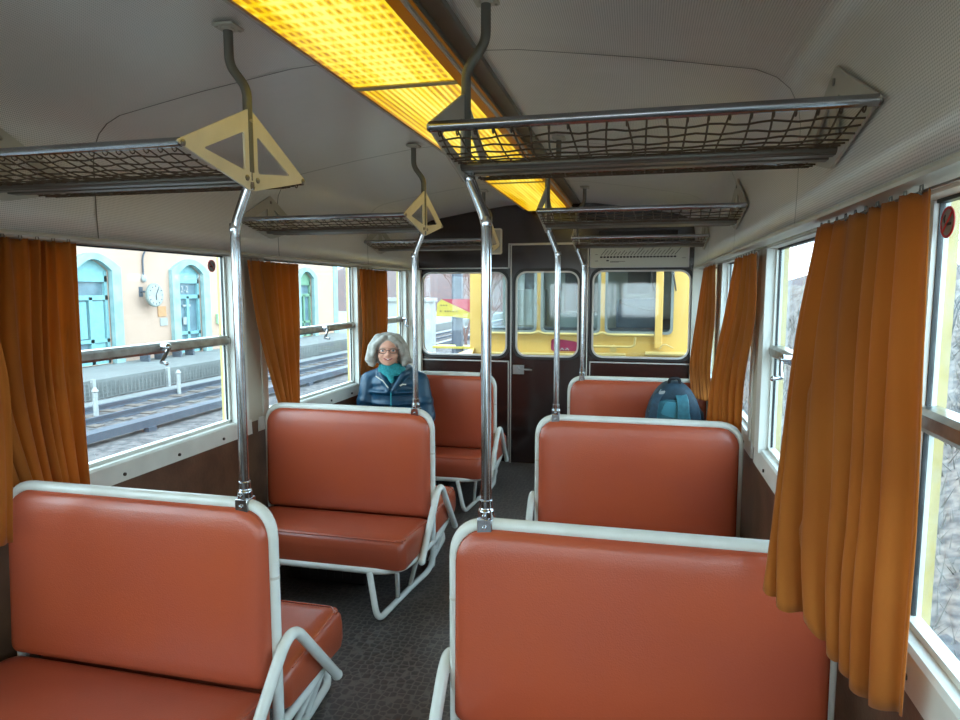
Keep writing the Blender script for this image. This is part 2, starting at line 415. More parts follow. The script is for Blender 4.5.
# cornice lips above the windows
for sg, nm in ((-1, 'trim_left'), (1, 'trim_right')):
    b = MB(); pts = [(1.144,1.653),(1.141,1.659),(1.144,1.666),(1.16,1.672),(1.262,1.670),(1.262,1.660),(1.16,1.656)]
    b.loops([[(sg*x, y, z) for x, z in pts] for y in (Y0, YB-.01)])
    tag(b.build(nm, M['bracket'], smooth=False), kind='structure')

bays = [-2.86, -1.36, .14, 1.64, 3.14, 4.64]
opens = [(yc+.08, min(yc+1.29, 5.45)) for yc in bays]
opens_on = {-1: opens, 1: [(a, c+.025 if abs(c-1.43) < .01 else c) for a, c in opens]}
for sg, nm in ((-1, 'wall_left'), (1, 'wall_right')):
    b = MB()
    def bx(x0, x1, y0, y1, z0, z1): b.box((min(sg*x0, sg*x1), y0, z0), (max(sg*x0, sg*x1), y1, z1))
    b.cur = 1; bx(WX, WX+.062, Y0, YB, 0, .79); b.cur = 0
    ys = [Y0]+[v for o in opens_on[sg] for v in o]+[YB]
    for i in range(0, len(ys), 2): bx(WX-.005, WX+.062, ys[i], ys[i+1], .79, 1.68)
    bx(WX+.012, WX+.062, Y0, YB+.08, 1.668, 2.3)
    tag(b.build(nm, [M['beige'], M['brownwall']], smooth=False), kind='structure')

# windows
wi = 0
for sg in (-1, 1):
    for k_, (ya, yb) in enumerate(opens_on[sg]):
        wi += 1
        W_ = empty('window_%d' % wi, (sg*WX, ya, .8), kind='structure')
        W_.location = (0, 0, 0)
        def B(x0, x1, y0, y1, z0, z1, bb): bb.box((min(sg*x0, sg*x1), y0, z0), (max(sg*x0, sg*x1), y1, z1))
        b = MB()
        B(1.238, 1.302, yb-.001, yb+.012, .80, 1.655, b); B(1.238, 1.302, ya-.012, ya+.001, .80, 1.655, b)
        B(1.236, 1.246, yb, yb+.10, .80, 1.655, b)
        B(1.236, 1.246, ya-.05, ya, .80, 1.655, b)
        B(1.238, 1.302, ya, yb, 1.652, 1.662, b)
        B(1.272, 1.30, yb-.016, yb, .81, 1.65, b); B(1.272, 1.30, ya, ya+.016, .81, 1.65, b)
        b.build('window_frame', M['sill'], W_, smooth=False)
        b = MB(); B(1.281, 1.290, yb-.0195, yb-.016, .83, 1.652, b); B(1.281, 1.290, ya+.016, ya+.0195, .83, 1.652, b)
        B(1.276, 1.294, ya+.016, yb-.016, 1.645, 1.652, b); b.build('gasket', M['rubber'], W_, smooth=False)
        b = MB(); B(1.302, 1.322, yb-.004, yb+.02, .80, 1.655, b); B(1.302, 1.322, ya-.02, ya+.004, .80, 1.655, b); b.build('outer_trim', M['paleyellow'], W_, smooth=False)
        # sill board: sloping white face with screws
        b = MB(); ye = min(yb+.13, YB); ys_ = ya-.09
        pts = [(1.256,.722),(1.240,.728),(1.243,.802),(1.250,.812),(1.30,.815),(1.30,.79),(1.256,.79)]
        b.loops([[(sg*x, y, z) for x, z in pts] for y in (ys_, ye)]); sl = b.build('sill', M['sill'], W_, smooth=False)
        for q in range(4):
            b = MB(); y = ya+.12+q*(yb-ya-.24)/3; b.lathe([(.007, -.003), (.007, .003)], (sg*1.2385, y, .755), 'x', 10)
            b.build('screw', M['chip'], sl)
        b = MB(); B(1.272, 1.30, ya, yb, .81, .828, b); b.build('bottom_rail', M['sill'], W_, smooth=False)
        b = MB(); pts = [(1.268,1.212),(1.262,1.222),(1.262,1.246),(1.272,1.256),(1.305,1.258),(1.305,1.208)]
        b.loops([[(sg*x, y, z) for x, z in pts] for y in (ya+.002, yb-.002)]); mr_ = b.build('middle_rail', M['alu'], W_, smooth=False)
        # crank handle
        hy = ya+.72 if sg < 0 else ya+.80
        b = MB(); b.cyl((sg*1.265, hy, 1.238), (sg*1.235, hy, 1.238), .016, 14); b.ell((sg*1.235, hy, 1.238), (.012,.018,.018))
        b.tube(bend([(sg*1.232, hy, 1.238), (sg*1.226, hy-.02, 1.215), (sg*1.220, hy-.062, 1.178)], .02), .008, 8)
        b.cyl((sg*1.222, hy-.060, 1.180), (sg*1.192, hy-.066, 1.176), .007, 8); b.ell((sg*1.192, hy-.066, 1.176), (.009,.009,.009))
        b.build('crank_handle', M['chrome'], mr_)
        gm = M['glass_l'] if sg < 0 else M['glass_r']
        for z0, z1 in ((.826, 1.215), (1.252, 1.648)):
            b = MB(); B(1.284, 1.287, ya+.018, yb-.018, z0, z1, b); b.build('pane', gm, W_, smooth=False)

# no-smoking stickers on the glass
def nosmoke(sg, y, z, label):
    root = empty('no_smoking_sticker', (sg*1.2815, y, z), label, 'sticker')
    R = .029; n_ = 32
    circ = lambda r_: [(r_*math.cos(2*PI*i/n_), r_*math.sin(2*PI*i/n_)) for i in range(n_)]
    plate('backing', [circ(R-.002)], .001, 'yz', (0,0,0), M['whitepaint'], root)
    plate('ring', [circ(R), circ(R-.005)], .0016, 'yz', (-sg*.0005,0,0), M['redink'], root)
    b = MB(); c = .7*(R-.004); b.tube([(-sg*.0012, -c, c), (-sg*.0012, c, -c)], .0018, 6); b.build('bar', M['redink'], root)
    b = MB(); b.box((-.0008-sg*.0006, -.015, -.006), (.0008-sg*.0006, .010, -.001)); b.tube([(-sg*.001, .012, 0), (-sg*.001, .014, .008), (-sg*.001, .010, .014)], .0012, 5)
    b.build('cigarette', M['ink'], root, smooth=False)
nosmoke(1, 1.400, 1.606, 'round red no smoking sticker on the nearest right window pane')
nosmoke(-1, 2.83, 1.60, 'round no smoking sticker on the nearest left window pane')

# ------------------------------------------------------------ end wall with door
arch = [(x*1.0, z) for x, z in prof]
outer = [(1.25, -.0), (1.25, 1.66)] + arch + [(-1.25, 1.66), (-1.25, 0)]
WL = (-1.118, -.362, .928, 1.634); WD = (-.272, .248, .932, 1.637); WR = (.362, 1.128, .934, 1.642)
door_hole = [(-.315, 0.0), (.315, 0.0), (.315, 1.855), (-.315, 1.855)]
def hole(w, g=0, r=.085): return rrect(w[0]-g, w[1]+g, w[2]-g, w[3]+g, r)
plate('wall_front', [outer, hole(WL), hole(WR), [(-.30, .002), (.30, .002), (.30, 1.84), (-.30, 1.84)]], .05, 'xz', (0, YB+.03, 0), M['dark'], bevel=0)
tag(bpy.data.objects['wall_front'], 'dark brown laminate end wall', kind='structure')
D_ = empty('door_1', (0, YB, 0), 'dark brown sliding end door with a rounded window', kind='structure'); 
plate('door_panel', [[(-.318, .004), (.318, .004), (.318, 1.857), (-.318, 1.857)], hole(WD)], .03, 'xz', (0, -.012, 0), M['dark'], D_)
b = MB(); b.box((-.325, -.036, 0), (-.315, -.027, 1.87)); b.box((.315, -.036, 0), (.325, -.027, 1.87)); b.box((-.325, -.036, 1.858), (.325, -.027, 1.868)); b.build('door_trim', M['metaltrim'], D_, smooth=False)
b = MB(); b.box((-.30, -.040, .775), (-.205, -.027, .852)); b.cyl((-.25, -.04, .825), (-.25, -.065, .825), .012); b.tube(bend([(-.25, -.062, .825), (-.245, -.07, .822), (-.13, -.07, .818)], .01), .007, 8)
b.ell((-.235, -.043, .795), (.009, .005, .009)); b.build('door_handle', mat('brushed_handle', (150, 150, 148), .4, .3), D_, bevel=.002)
def endwin(nm, wdw, parent=None, y=0):
    root = parent if parent else empty(nm, (0, YB, 0), kind='structure')
    plate('window_frame', [hole(wdw, .028, .105), hole(wdw, -.004, .08)], .014, 'xz', (0, -.034 if parent else -.002, 0), M['rubber'], root)
    plate('inner_bead', [hole(wdw, .006, .09), hole(wdw, -.008, .078)], .02, 'xz', (0, -.036 if parent else -.004, 0), M['metaltrim'], root)
    plate('pane', [hole(wdw, 0, .085)], .004, 'xz', (0, .0 if parent else .03, 0), M['glass_f'], root)
endwin('window_13', WL); endwin('window_14', WR); endwin('', WD, D_)
# silver beads on the end wall
def strip(nm, pts, w_=.010):
    b = MB()
    for (a, c) in zip(pts[:-1], pts[1:]):
        b.box((min(a[0], c[0])-w_/2, YB-.004, min(a[1], c[1])-w_/2), (max(a[0], c[0])+w_/2, YB+.006, max(a[1], c[1])+w_/2))
    tag(b.build(nm, M['metaltrim'], smooth=False), kind='structure')
strip('trim_5', [(-1.14, 1.672), (-.345, 1.672), (-.345, 1.872), (.345, 1.872), (.345, 1.69)])
strip('trim_6', [(-1.2, .878), (-.345, .878), (-.345, .0)])
strip('trim_7', [(1.2, .89), (.345, .89), (.345, .0)])
b = MB(); b.box((-1.25, YB-.05, .0), (-1.12, YB+.004, 1.66)); b.box((1.14, YB-.05, 0), (1.25, YB+.004, 1.66)); tag(b.build('trim_8', M['bracket'], smooth=False), kind='structure')
# back wall (behind the camera)
plate('wall_back', [outer, hole(WL), hole(WR), hole((-.272, .272, .93, 1.637))], .05, 'xz', (0, Y0+.0, 0), M['beige']); tag(bpy.data.objects['wall_back'], kind='structure')

# route map
rm = empty('route_map', (.725, YB-.004, 1.765), 'long pale route map panel with slanted station names above right end window', 'sign')
b = MB(); b.box((-.385, -.012, -.092), (.378, .002, .092)); b.build('panel', M['paper'], rm, smooth=False)
b = MB()
for (x0, x1, z0, z1) in ((-.393,.386,.088,.098),(-.393,.386,-.098,-.088),(-.393,-.383,-.098,.098),(.376,.386,-.098,.098)): b.box((x0, -.018, z0), (x1, .002, z1))
b.build('rim', M['metaltrim'], rm, smooth=False)
strokes = [.06,.045,.05,.055,.03,.035,.045,.03,.04,.035,.09,.1,.04,.045,.075,.05,.06,.04,.045,.08,.05,.035,.07]
for i in range(23):
    x = -.31+i*.0262
    b = MB(); b.box((x, -.0135, -.019), (x+.019, -.0119, -.006)); b.build('line_dash', M['ink'], rm, smooth=False)
    b = MB(); b.tube([(x+.008, -.0125, .002), (x+.008+strokes[i]*.7, -.0125, .002+strokes[i]*.85)], .0021, 4); b.build('station_name', M['ink'], rm, smooth=False)
for (x0, x1, z0, z1) in ((-.26,-.24,-.046,-.036),(-.23,-.11,-.049,-.046),(-.23,-.16,-.055,-.052),(-.35,-.325,-.045,-.041),(-.35,-.33,.008,.011),(.33,.36,-.026,-.023)):
    b = MB(); b.box((x0, -.0135, z0), (x1, -.0119, z1)); b.build('caption', M['ink'], rm, smooth=False)
# small intercom plate on the end wall
ip = empty('intercom_panel', (-.455, YB-.004, 1.895), 'small cream rounded panel fixed high on the dark end wall', 'panel')
plate('cover', [rrect(-.045, .045, -.10, .10, .015)], .02, 'xz', (0,-.004,0), M['bracket'], ip, .003)
plate('rim', [rrect(-.052, .052, -.108, .108, .018), rrect(-.04, .04, -.095, .095, .012)], .026, 'xz', (0,-.004,0), M['cream'], ip)
# dark grille box above the map
b = MB(); b.box((.40, YB-.03, 1.895), (1.02, YB+.004, 1.96)); tag(b.build('ventilation_grille', M['black'], smooth=False, bevel=.004), 'black slot ventilation grille above the route map', 'grille')

# ------------------------------------------------------------ ceiling lamp strip
cl = empty('ceiling_light', (0, 0, 2.2), 'long amber ribbed strip light running down the middle of the ceiling', 'ceiling light')
LY1 = 5.40
def lbox(nm, y0, y1, m_):
    b = MB(); b.add([(-.165, y0, -.075), (.165, y0, -.075), (.165, y1, -.075), (-.165, y1, -.075)], [(0,3,2,1)])
    b.add([(-.165, y0, -.07), (.165, y0, -.07), (.165, y1, -.07), (-.165, y1, -.07)], [(0,1,2,3)])
    return b.build(nm, m_, cl, smooth=False)
d1 = lbox('diffuser', Y0+.2, 2.03, M['diff_grid']); d2 = lbox('diffuser', 2.06, 3.96, M['diff_rib']); d3 = lbox('diffuser', 3.99, LY1, M['diff_rib'])
b = MB()
for sg in (-1, 1):
    b.add([(sg*.165, Y0+.2, -.075), (sg*.19, Y0+.2, -.06), (sg*.195, Y0+.2, -.005), (sg*.165, LY1, -.075), (sg*.19, LY1, -.06), (sg*.195, LY1, -.005)], [(0,1,4,3), (1,2,5,4)])
b.add([(-.165, LY1, -.075), (.165, LY1, -.075), (.195, LY1, -.005), (-.195, LY1, -.005)], [(0,1,2,3)])
b.build('side_lens', M['amberside'], cl, smooth=False)
for y in (2.045, 3.975):
    b = MB(); b.box((-.168, y-.016, -.079), (.168, y+.016, -.06)); b.build('joint_bar', M['paleyellow'], cl, smooth=False)
b = MB()
for sg in (-1, 1): b.box((min(sg*.192, sg*.25), Y0+.2, -.022), (max(sg*.192, sg*.25), LY1+.05, .0)); b.box((min(sg*.19, sg*.196), Y0+.2, -.035), (max(sg*.19, sg*.196), LY1+.02, 0))
b.box((-.25, LY1, -.022), (.25, LY1+.05, 0)); b.build('flange', M['pole_grey'], cl, smooth=False, bevel=.004)

for sg in (-1, 1):
    b = MB(); b.box((min(sg*.190, sg*.199), Y0+.2, -.066), (max(sg*.190, sg*.199), LY1, -.056)); b.build('edge_strip', M['bracket'], cl, smooth=False)

# ------------------------------------------------------------ benches
TR = .0165
def pillow(mb, sy, x0, x1, z0, z1, base, tb, tt, r_top=.09, r_bot=.03):
    """upholstered back: face towards sy, thickness tb at the foot and tt at the top"""
    Ls = []
    for ins, d in ((.012, .0), (.0, .25), (.003, .6), (.014, .84), (.032, .95), (.07, 1.0), (.14, 1.04)):
        rt = max(.01, r_top-ins*.7); rb = max(.006, r_bot-ins*.3)
        ol = rrect(x0+ins, x1-ins, z0+ins, z1-ins, (rb, rb, rt, rt), 7)
        Ls.append([(x, sy*(base+d*(tb+(tt-tb)*(z-z0)/(z1-z0))), z) for x, z in ol])
    mb.loops(Ls)
def cushion(mb, sy, s):
    """seat pad, x aisle..wall, y from the back outwards"""
    xa, xw = s*.264, s*1.185
    y0, y1 = .035, .445
    x0, x1 = min(xa, xw), max(xa, xw)
    Ls = []
    nz = [(.215, .02, 0), (.222, .004, 0), (.25, .0, 0), (.30, .0, 1), (.335, .003, 1), (.352, .012, 1), (.362, .030, 1), (.367, .07, 1), (.369, .13, 1)]
    for z, ins, top in nz:
        ol = rrect(x0+ins, x1-ins, y0+ins, y1-ins, .035+ins*.2 if ins < .1 else .04, 6)
        L_ = []
        for x, y in ol:
            zz = z
            if top: zz = z-(z-.25)/.12*.028*(1-(y-y0)/(y1-y0))
            L_.append((x, sy*y, zz))
        Ls.append(L_)
    mb.loops(Ls)
def make_bench(s):
    xa, xw = s*.272, s*1.195
    root = empty('bench_seat', (0, 0, 0))
    # back frame hoop
    pts = bend([(xw, 0, .0), (xw, 0, .872), (xa, 0, .872), (xa, 0, .19)], {1: .10, 2: .10}, 10)
    b = MB(); b.tube(pts, TR, 14); hoop = b.build('back_frame', M['white'], root)
    b = MB()
    for z in (.66,): b.cyl((xa, 0, z-.004), (xa, 0, z+.004), TR+.0006, 14)
    b.cyl((s*.5, 0, .872), (s*.508, 0, .872), TR+.0003, 14) if False else None
    b.build('joint', M['bracket'], hoop)
    for sy in (-1, 1):
        b = MB(); pillow(b, sy, min(xa, xw)+.004, max(xa, xw)-.004, .33, .862, .0, .064, .034)
        b.build('backrest', M['seat'], root)
        b = MB(); cushion(b, sy, s); cu = b.build('seat_cushion', M['seat2'], root)
        b = MB(); ol = rrect(min(s*.274, s*1.18), max(s*.274, s*1.18), .045, .434, .04, 6)
        ol = ol[7:21] if s > 0 and False else [p for p in ol if p[1] > .20]
        ol = sorted(ol, key=lambda p: (abs(p[0])*1.0-(p[1] if abs(p[0]) < .4 else -p[1]*0)))
        b.tube([(s*.274, sy*.09, .330)]+[(x, sy*y, .3555-.0275*(1-(y-.035)/.41)) for x, y in ol if abs(x) < 1.15], .0026, 6); b.build('piping', M['seat'], cu)
        # foot loop in front of the aisle end
        b = MB(); b.tube(bend([(xa, 0, .22), (xa-s*.0, 0, .06), (s*.335, sy*.16, .0165), (s*.366, sy*.52, .0165), (s*.43, sy*.45, .205)], {1: .07, 2: .06, 3: .06}, 7), .0145, 12)
        b.build('leg', M['white'], root)
        b = MB(); b.tube(bend([(s*1.12, sy*.03, .0125), (s*1.12, sy*.50, .0125), (s*1.1, sy*.45, .205)], .05), .0125, 10); b.build('leg', M['white'], root)
        for (xt, yt, xo, yo) in ((.275, .235, .343, .155), (.312, .412, .352, .30)):
            b = MB(); b.cyl((s*xt, sy*yt, .205), (s*xo, sy*yo, .018), .0112, 10); b.build('strut', M['white'], root)
    for yy in (0,):
        p = [(s*1.16, -.44, .206), (s*.30, -.44, .210), (s*.276, -.2, .20), (s*.270, 0, .195), (s*.276, .2, .20), (s*.30, .44, .210), (s*1.16, .44, .206)]
        b = MB(); b.tube(bend(p, {1: .13, 2: .05, 3: .05, 4: .05, 5: .13}, 8), .015, 12); b.build('seat_frame', M['white'], root)
    # armrest tube: an upturned V outside the aisle end
    b = MB(); P_ = bend([(s*.246, -.255, .195), (s*.241, -.005, .472), (s*.241, .06, .472), (s*.247, .335, .165)], {1: .06, 2: .05}, 8)
    b.tube(P_, .0172, 12); b.ell(P_[-1], (.0185,)*3); b.ell(P_[0], (.0185,)*3)
    b.build('armrest', M['white'], root)
    b = MB(); b.cyl((s*.285, 0, .453), (s*.25, 0, .453), .011); b.build('armrest_bolt', M['white'], root)
    return root
posn = ['nearest', 'middle', 'farthest']
lab_b = {(-1,0): 'red leatherette double bench at lower left, nearest of the left row',
         (-1,1): 'middle red bench of the left row, in front of the woman',
         (-1,2): 'far left red bench the grey-haired woman sits on',
         (1,0): 'large red bench at lower right under the nearest right curtain',
         (1,1): 'middle red bench of the right row, between front bench and backpack bench',
         (1,2): 'far right red bench with a backpack leaning on it'}
for s in (-1, 1):
    proto = make_bench(s)
    for i in range(3):
        o = proto if i == 0 else copy_tree(proto)
        o.location = (0, 1.64+1.5*i, 0); tag(o, lab_b[(s, i)], 'bench', 'red double benches with white tubular frames')

# heater boxes under the left benches
hb = empty('heater_box', (-.78, 3.14, 0))
b = MB(); b.box((-.20, -.20, .012), (.22, .20, .17)); b.build('casing', M['black'], hb, smooth=False, bevel=.012)
b = MB()
for i in range(7): b.box((-.15+i*.045, -.204, .04), (-.128+i*.045, -.198, .13))
b.build('grille_slot', M['rubber'], hb, smooth=False)
for x in (-.15, .17):
    b = MB(); b.box((x-.02, -.15, 0), (x+.02, .15, .014)); b.build('foot', M['chip'], hb, smooth=False)
tag(hb, 'black heater box on the floor under the middle left bench', 'heater', 'heater boxes under the left benches')
h2 = copy_tree(hb); h2.location = (-.78, 4.64, 0); h2['label'] = 'black heater box on the floor under the far left bench'

# ------------------------------------------------------------ grab poles
def make_pole(s):
    root = empty('grab_pole', (0, 0, 0))
    a = s*.356; q = s*.310; R = .0135
    lo = bend([(a, 0, .889), (a, 0, 1.655), (q, 0, 1.765), (q, 0, 1.80)], {1: .03, 2: .02}, 6)
    b = MB(); b.tube(lo, R, 14); b.build('lower_tube', M['chrome'], root)
    b = MB(); b.tube(bend([(s*.304, 0, 1.80), (s*.304, 0, 2.02), (s*.354, 0, 2.085), (s*.354, 0, 2.186)], {1: .025, 2: .025}, 6), .0125, 12); b.build('upper_tube', M['pole_grey'], root)
    b = MB(); b.lathe([(.021, 0), (.021, .022), (.017, .026), (.017, .05)], (a, 0, .888), 'z', 16)
    b.box((a-.02, -.022, .852), (a+.02, .022, .89)); b.cyl((a, -.02, .90), (a, -.03, .90), .006, 8); b.cyl((a, -.02, .868), (a, -.028, .868), .006, 8)
    b.build('base_clamp', M['chrome'], root, bevel=.003)
    b = MB(); b.lathe([(.016, -.008), (.0175, 0), (.016, .012)], (q, 0, 1.762), 'z', 14); b.build('ferrule', M['chrome'], root)
    b = MB(); b.lathe([(.0145, -.012), (.016, 0), (.0145, .01)], (a, 0, 1.655), 'z', 14); b.build('ferrule', M['chrome'], root)
    b = MB(); b.box((s*.354-.03, -.03, 2.178), (s*.354+.03, .03, 2.186)); b.lathe([(.018, -.014), (.018, 0)], (s*.354, 0, 2.186), 'z', 14)
    for dx, dy in ((.022,.022),(-.022,-.022)): b.ell((s*.354+dx, dy, 2.177), (.005,.005,.003))
    b.build('ceiling_plate', M['bracket'], root, bevel=.002)
    return root
lab_p = {(-1,0): 'bent chrome grab pole on the corner of the nearest left bench',
         (-1,1): 'bent chrome grab pole on the middle left bench, beside the woman',
         (-1,2): 'bent chrome grab pole on the far left bench, hidden behind the front right pole',
         (1,0): 'thickest looking chrome grab pole, on the corner of the lower right bench',
         (1,1): 'bent chrome grab pole on the middle right bench in front of the end door',
         (1,2): 'bent chrome grab pole on the far right bench, beside the backpack'}
for s in (-1, 1):
    proto = make_pole(s)
    for i in range(3):
        o = proto if i == 0 else copy_tree(proto)
        o.location = (0, 1.64+1.5*i, 0); tag(o, lab_p[(s, i)], 'pole', 'chrome grab poles')

# ------------------------------------------------------------ luggage racks
def make_rack(s):
    root = empty('luggage_rack', (0, 0, 0))
    xi, xw = .300, 1.140
    N_ = (-.285, 1.820); A_ = (0, 1.955); Cn = (0, 1.765); F_ = (.285, 1.820)
    bm_ = M['cream'] if s < 0 else M['bracket']
    def bracket(x, m_, both=True):
        outer = rpoly([(N_[0]-.02, N_[1]), (-.003, A_[1]+.012), (.003, A_[1]+.012), (F_[0]+.02, F_[1]), (.0, Cn[1]-.016)], .018)
        def tri(sg_): return rpoly([(sg_*.205, 1.824), (sg_*.030, 1.902), (sg_*.030, 1.800)], .012)
        pl = plate('bracket', [outer, tri(-1), tri(1)], .006, 'yz', (s*x, 0, 0), m_, root, .0015)
        for (y, z) in ((N_[0]+.005, N_[1]), (F_[0]-.005, F_[1]), (-.025, 1.782), (.025, 1.782), (0, 1.935)):
            b = MB(); b.lathe([(.008, -.006), (.008, .006), (.004, .009)], (0, y, z), 'x', 10); b.build('bolt', M['alu'], pl)
    bracket(xi, bm_); bracket(xw, M['bracket'])
    for (y, z, r_, m_) in ((N_[0], N_[1], .0115, M['rackrail']), (F_[0], F_[1], .0115, M['rackrail'])):
        b = MB(); b.cyl((s*xi, y, z), (s*xw, y, z), r_, 12); b.build('rail', m_, root)
    for sy in (-1, 1):
        b = MB(); b.box((min(s*xi, s*xw), min(sy*.012, sy*.045), 1.772), (max(s*xi, s*xw), max(sy*.012, sy*.045), 1.784)); b.cyl((s*xi, sy*.045, 1.783), (s*xw, sy*.045, 1.783), .009, 10)
        b.build('centre_rail', M['rackflat'], root, bevel=.002)
        # net shelf
        b = MB(); rnd = random.Random(3)
        def Pn(x, t):   # t 0 outer rail .. 1 centre rail
            y = sy*(.278-.228*t); z = 1.812-.026*t-.016*math.sin(PI*t); return (s*x, y, z)
        nx = 21
        for i in range(nx+1):
            x = xi+.02+(xw-xi-.04)*i/nx; j = rnd.uniform(-.012, .012)
            b.tube([Pn(x+j*math.sin(PI*t*.9), t) for t in (0, .2, .4, .6, .8, 1)], .0021, 4, cap=False)
            b.tube([(s*x, sy*(.280+.009*math.cos(a)), 1.810+.009*math.sin(a)) for a in [k*PI/4 for k in range(8)]], .0018, 4, closed=True)
        for k in range(1, 7):
            t = k/7; pts = []
            for i in range(37):
                x = xi+.006+(xw-xi-.012)*i/36; pts.append(Pn(x, t+.022*math.sin(i*1.4+k*2)))
            b.tube(pts, .0021, 4, cap=False)
        b.build('net', M['net'], root)
    return root
lab_r = {(-1,0): 'luggage rack at upper left with cream triangular end bracket, nearest left',
         (-1,1): 'second left luggage rack, above the middle left bench',
         (-1,2): 'small far left luggage rack above the woman, nearest the end wall',
         (1,0): 'wide luggage rack with wire net at upper right, nearest right',
         (1,1): 'second right luggage rack, above the middle right bench',
         (1,2): 'far right luggage rack just in front of the route map'}
for s in (-1, 1):
    proto = make_rack(s)
    for i in range(3):
        o = proto if i == 0 else copy_tree(proto)
        o.location = (0, 1.64+1.5*i, 0); tag(o, lab_r[(s, i)], 'luggage rack', 'net luggage racks')

# ------------------------------------------------------------ curtains
def lerp_poly(P, t):
    P = [Vector(p) for p in P]; L_ = [0]
    for i in range(1, len(P)): L_.append(L_[-1]+(P[i]-P[i-1]).length)
    d = t*L_[-1]
    for i in range(1, len(P)):
        if d <= L_[i]+1e-9: 
            u = (d-L_[i-1])/(L_[i]-L_[i-1]); return P[i-1].lerp(P[i], u)
    return P[-1]
def curtain(label, rows, nf, amp, seed, hooks=None, amp_mid=None, inward=1, sharp=.35):
    """rows: list of (v, polyline) from top (v 0) to hem (v 1)"""
    rnd = random.Random(seed); ph = [rnd.uniform(-.25, .25) for _ in range(nf+2)]; am = [rnd.uniform(.55, 1.5) for _ in range(nf+2)]; wp = rnd.uniform(-.5, .5)
    NS = nf*14; NV = 34
    root = empty('curtain', (0,0,0), label, 'curtain', 'ochre curtains')
    vs = []
    vv = [r_[0] for r_ in rows]
    def row(v, s_):
        for i in range(1, len(rows)):
            if v <= vv[i]+1e-9: break
        # smooth catmull-like blend across rows
        i0 = max(0, i-2); i3 = min(len(rows)-1, i+1)
        p1, p2 = lerp_poly(rows[i-1][1], s_), lerp_poly(rows[i][1], s_)
        p0, p3 = lerp_poly(rows[i0][1], s_), lerp_poly(rows[i3][1], s_)
        u = (v-vv[i-1])/(vv[i]-vv[i-1])
        m1 = (p2-p0)/max(1e-6, (vv[i]-vv[i0]))*(vv[i]-vv[i-1]); m2 = (p3-p1)/max(1e-6, (vv[i3]-vv[i-1]))*(vv[i]-vv[i-1])
        return p1*(2*u**3-3*u*u+1)+m1*(u**3-2*u*u+u)+p2*(-2*u**3+3*u*u)+m2*(u**3-u*u)
    for a in range(NV+1):
        v = a/NV
        A_ = amp[0]*(1-v)+amp[1]*v
        for i in range(NS+1):
            s_ = i/NS; p = row(v, s_); e = .01
            tg = row(v, min(1, s_+e))-row(v, max(0, s_-e)); nrm = Vector((tg.y, -tg.x, 0)).normalized()
            f = (s_+.045*math.sin(2*PI*s_*1.5+wp*4+v*1.2)*(4*s_*(1-s_)))*nf; k = int(max(0, min(f, nf-1))); 
            w_ = math.sin(2*PI*(f+ph[k % len(ph)]*0)+ .5*math.sin(4*v+seed+k))
            w_ = math.copysign(abs(w_)**(1-sharp), w_)
            fade = min(1, s_*nf*1.5, (1-s_)*nf*1.5)
            d = A_*am[k]*(1-abs((f-k)-.5)*.0)*w_*fade
            # blend amplitude between folds
            tsh = .35*A_*math.cos(2*PI*f+1+v*2)*fade
            q = p+nrm*d+tg.normalized()*tsh
            if a == 0: q.z = p.z+rnd.uniform(-.002, .002)
            vs.append(q)
    fs = [(a*(NS+1)+i, a*(NS+1)+i+1, (a+1)*(NS+1)+i+1, (a+1)*(NS+1)+i) for a in range(NV) for i in range(NS)]
    b = MB(); b.add(vs, fs); me = b.mesh('fabric'); o = bpy.data.objects.new('fabric', me); C.objects.link(o); me.materials.append(M['curtain']); o.parent = root
    for p in me.polygons: p.use_smooth = True
    sd = o.modifiers.new('thickness', 'SOLIDIFY'); sd.thickness = .0022; sd.offset = 0
    # hem band
    hp = [Vector(vs[NV*(NS+1)+i]) for i in range(NS+1)]; up_ = [Vector(vs[(NV-1)*(NS+1)+i]) for i in range(NS+1)]
    # hooks
    n_h = hooks or nf
    for i in range(n_h):
        p = lerp_poly(rows[0][1], (i+.5)/n_h)
        hk = MB(); hk.tube([(p.x, p.y+.006*math.cos(a), p.z+.004+.009*math.sin(a)) for a in [q*PI/5 for q in range(10)]], .0016, 5, closed=True)
        hk.build('hook', M['pole_grey'], root)
    return root
# curtain wires under the cornice
for sg, lb in ((-1, 'thin curtain wire under the left cornice'), (1, 'thin curtain wire under the right cornice')):
    b = MB(); b.cyl((sg*1.19, Y0+.05, 1.646), (sg*1.19, YB-.06, 1.646), .0025, 6); tag(b.build('curtain_wire', M['alu']), lb, 'curtain wire')
zt = 1.634
# nearest right: sweeps inwards over the bench
curtain('large ochre curtain at the right, nearest the viewer, hanging over the front right bench',
    [(0, [(1.192,1.95,zt+.012),(1.190,1.6,zt+.012),(1.188,1.235,zt+.012)]),
     (.3, [(1.125,1.82,1.38),(1.16,1.5,1.38),(1.19,1.222,1.38)]),
     (.62, [(1.06,1.62,1.10),(1.13,1.42,1.09),(1.195,1.214,1.08)]),
     (.82, [(1.035,1.55,.95),(1.12,1.39,.92),(1.197,1.222,.90)]),
     (1.0, [(1.012,1.49,.83),(1.09,1.415,.80),(1.125,1.375,.765),(1.165,1.30,.72),(1.197,1.225,.74)])],
    7, (.013, .017), 5, hooks=10)
curtain('ochre curtain in the middle of the right side, behind the second right bench',
    [(0, [(1.190,3.50,zt),(1.190,3.2,zt),(1.188,2.88,zt)]),
     (.3, [(1.15,3.46,1.39),(1.17,3.2,1.38),(1.205,2.95,1.38)]),
     (.7, [(1.088,3.38,1.05),(1.12,3.28,1.05),(1.205,3.17,1.05)]),
     (1.0, [(1.06,3.34,.76),(1.12,3.28,.74),(1.21,3.22,.72)])],
    7, (.012, .017), 8, hooks=8)
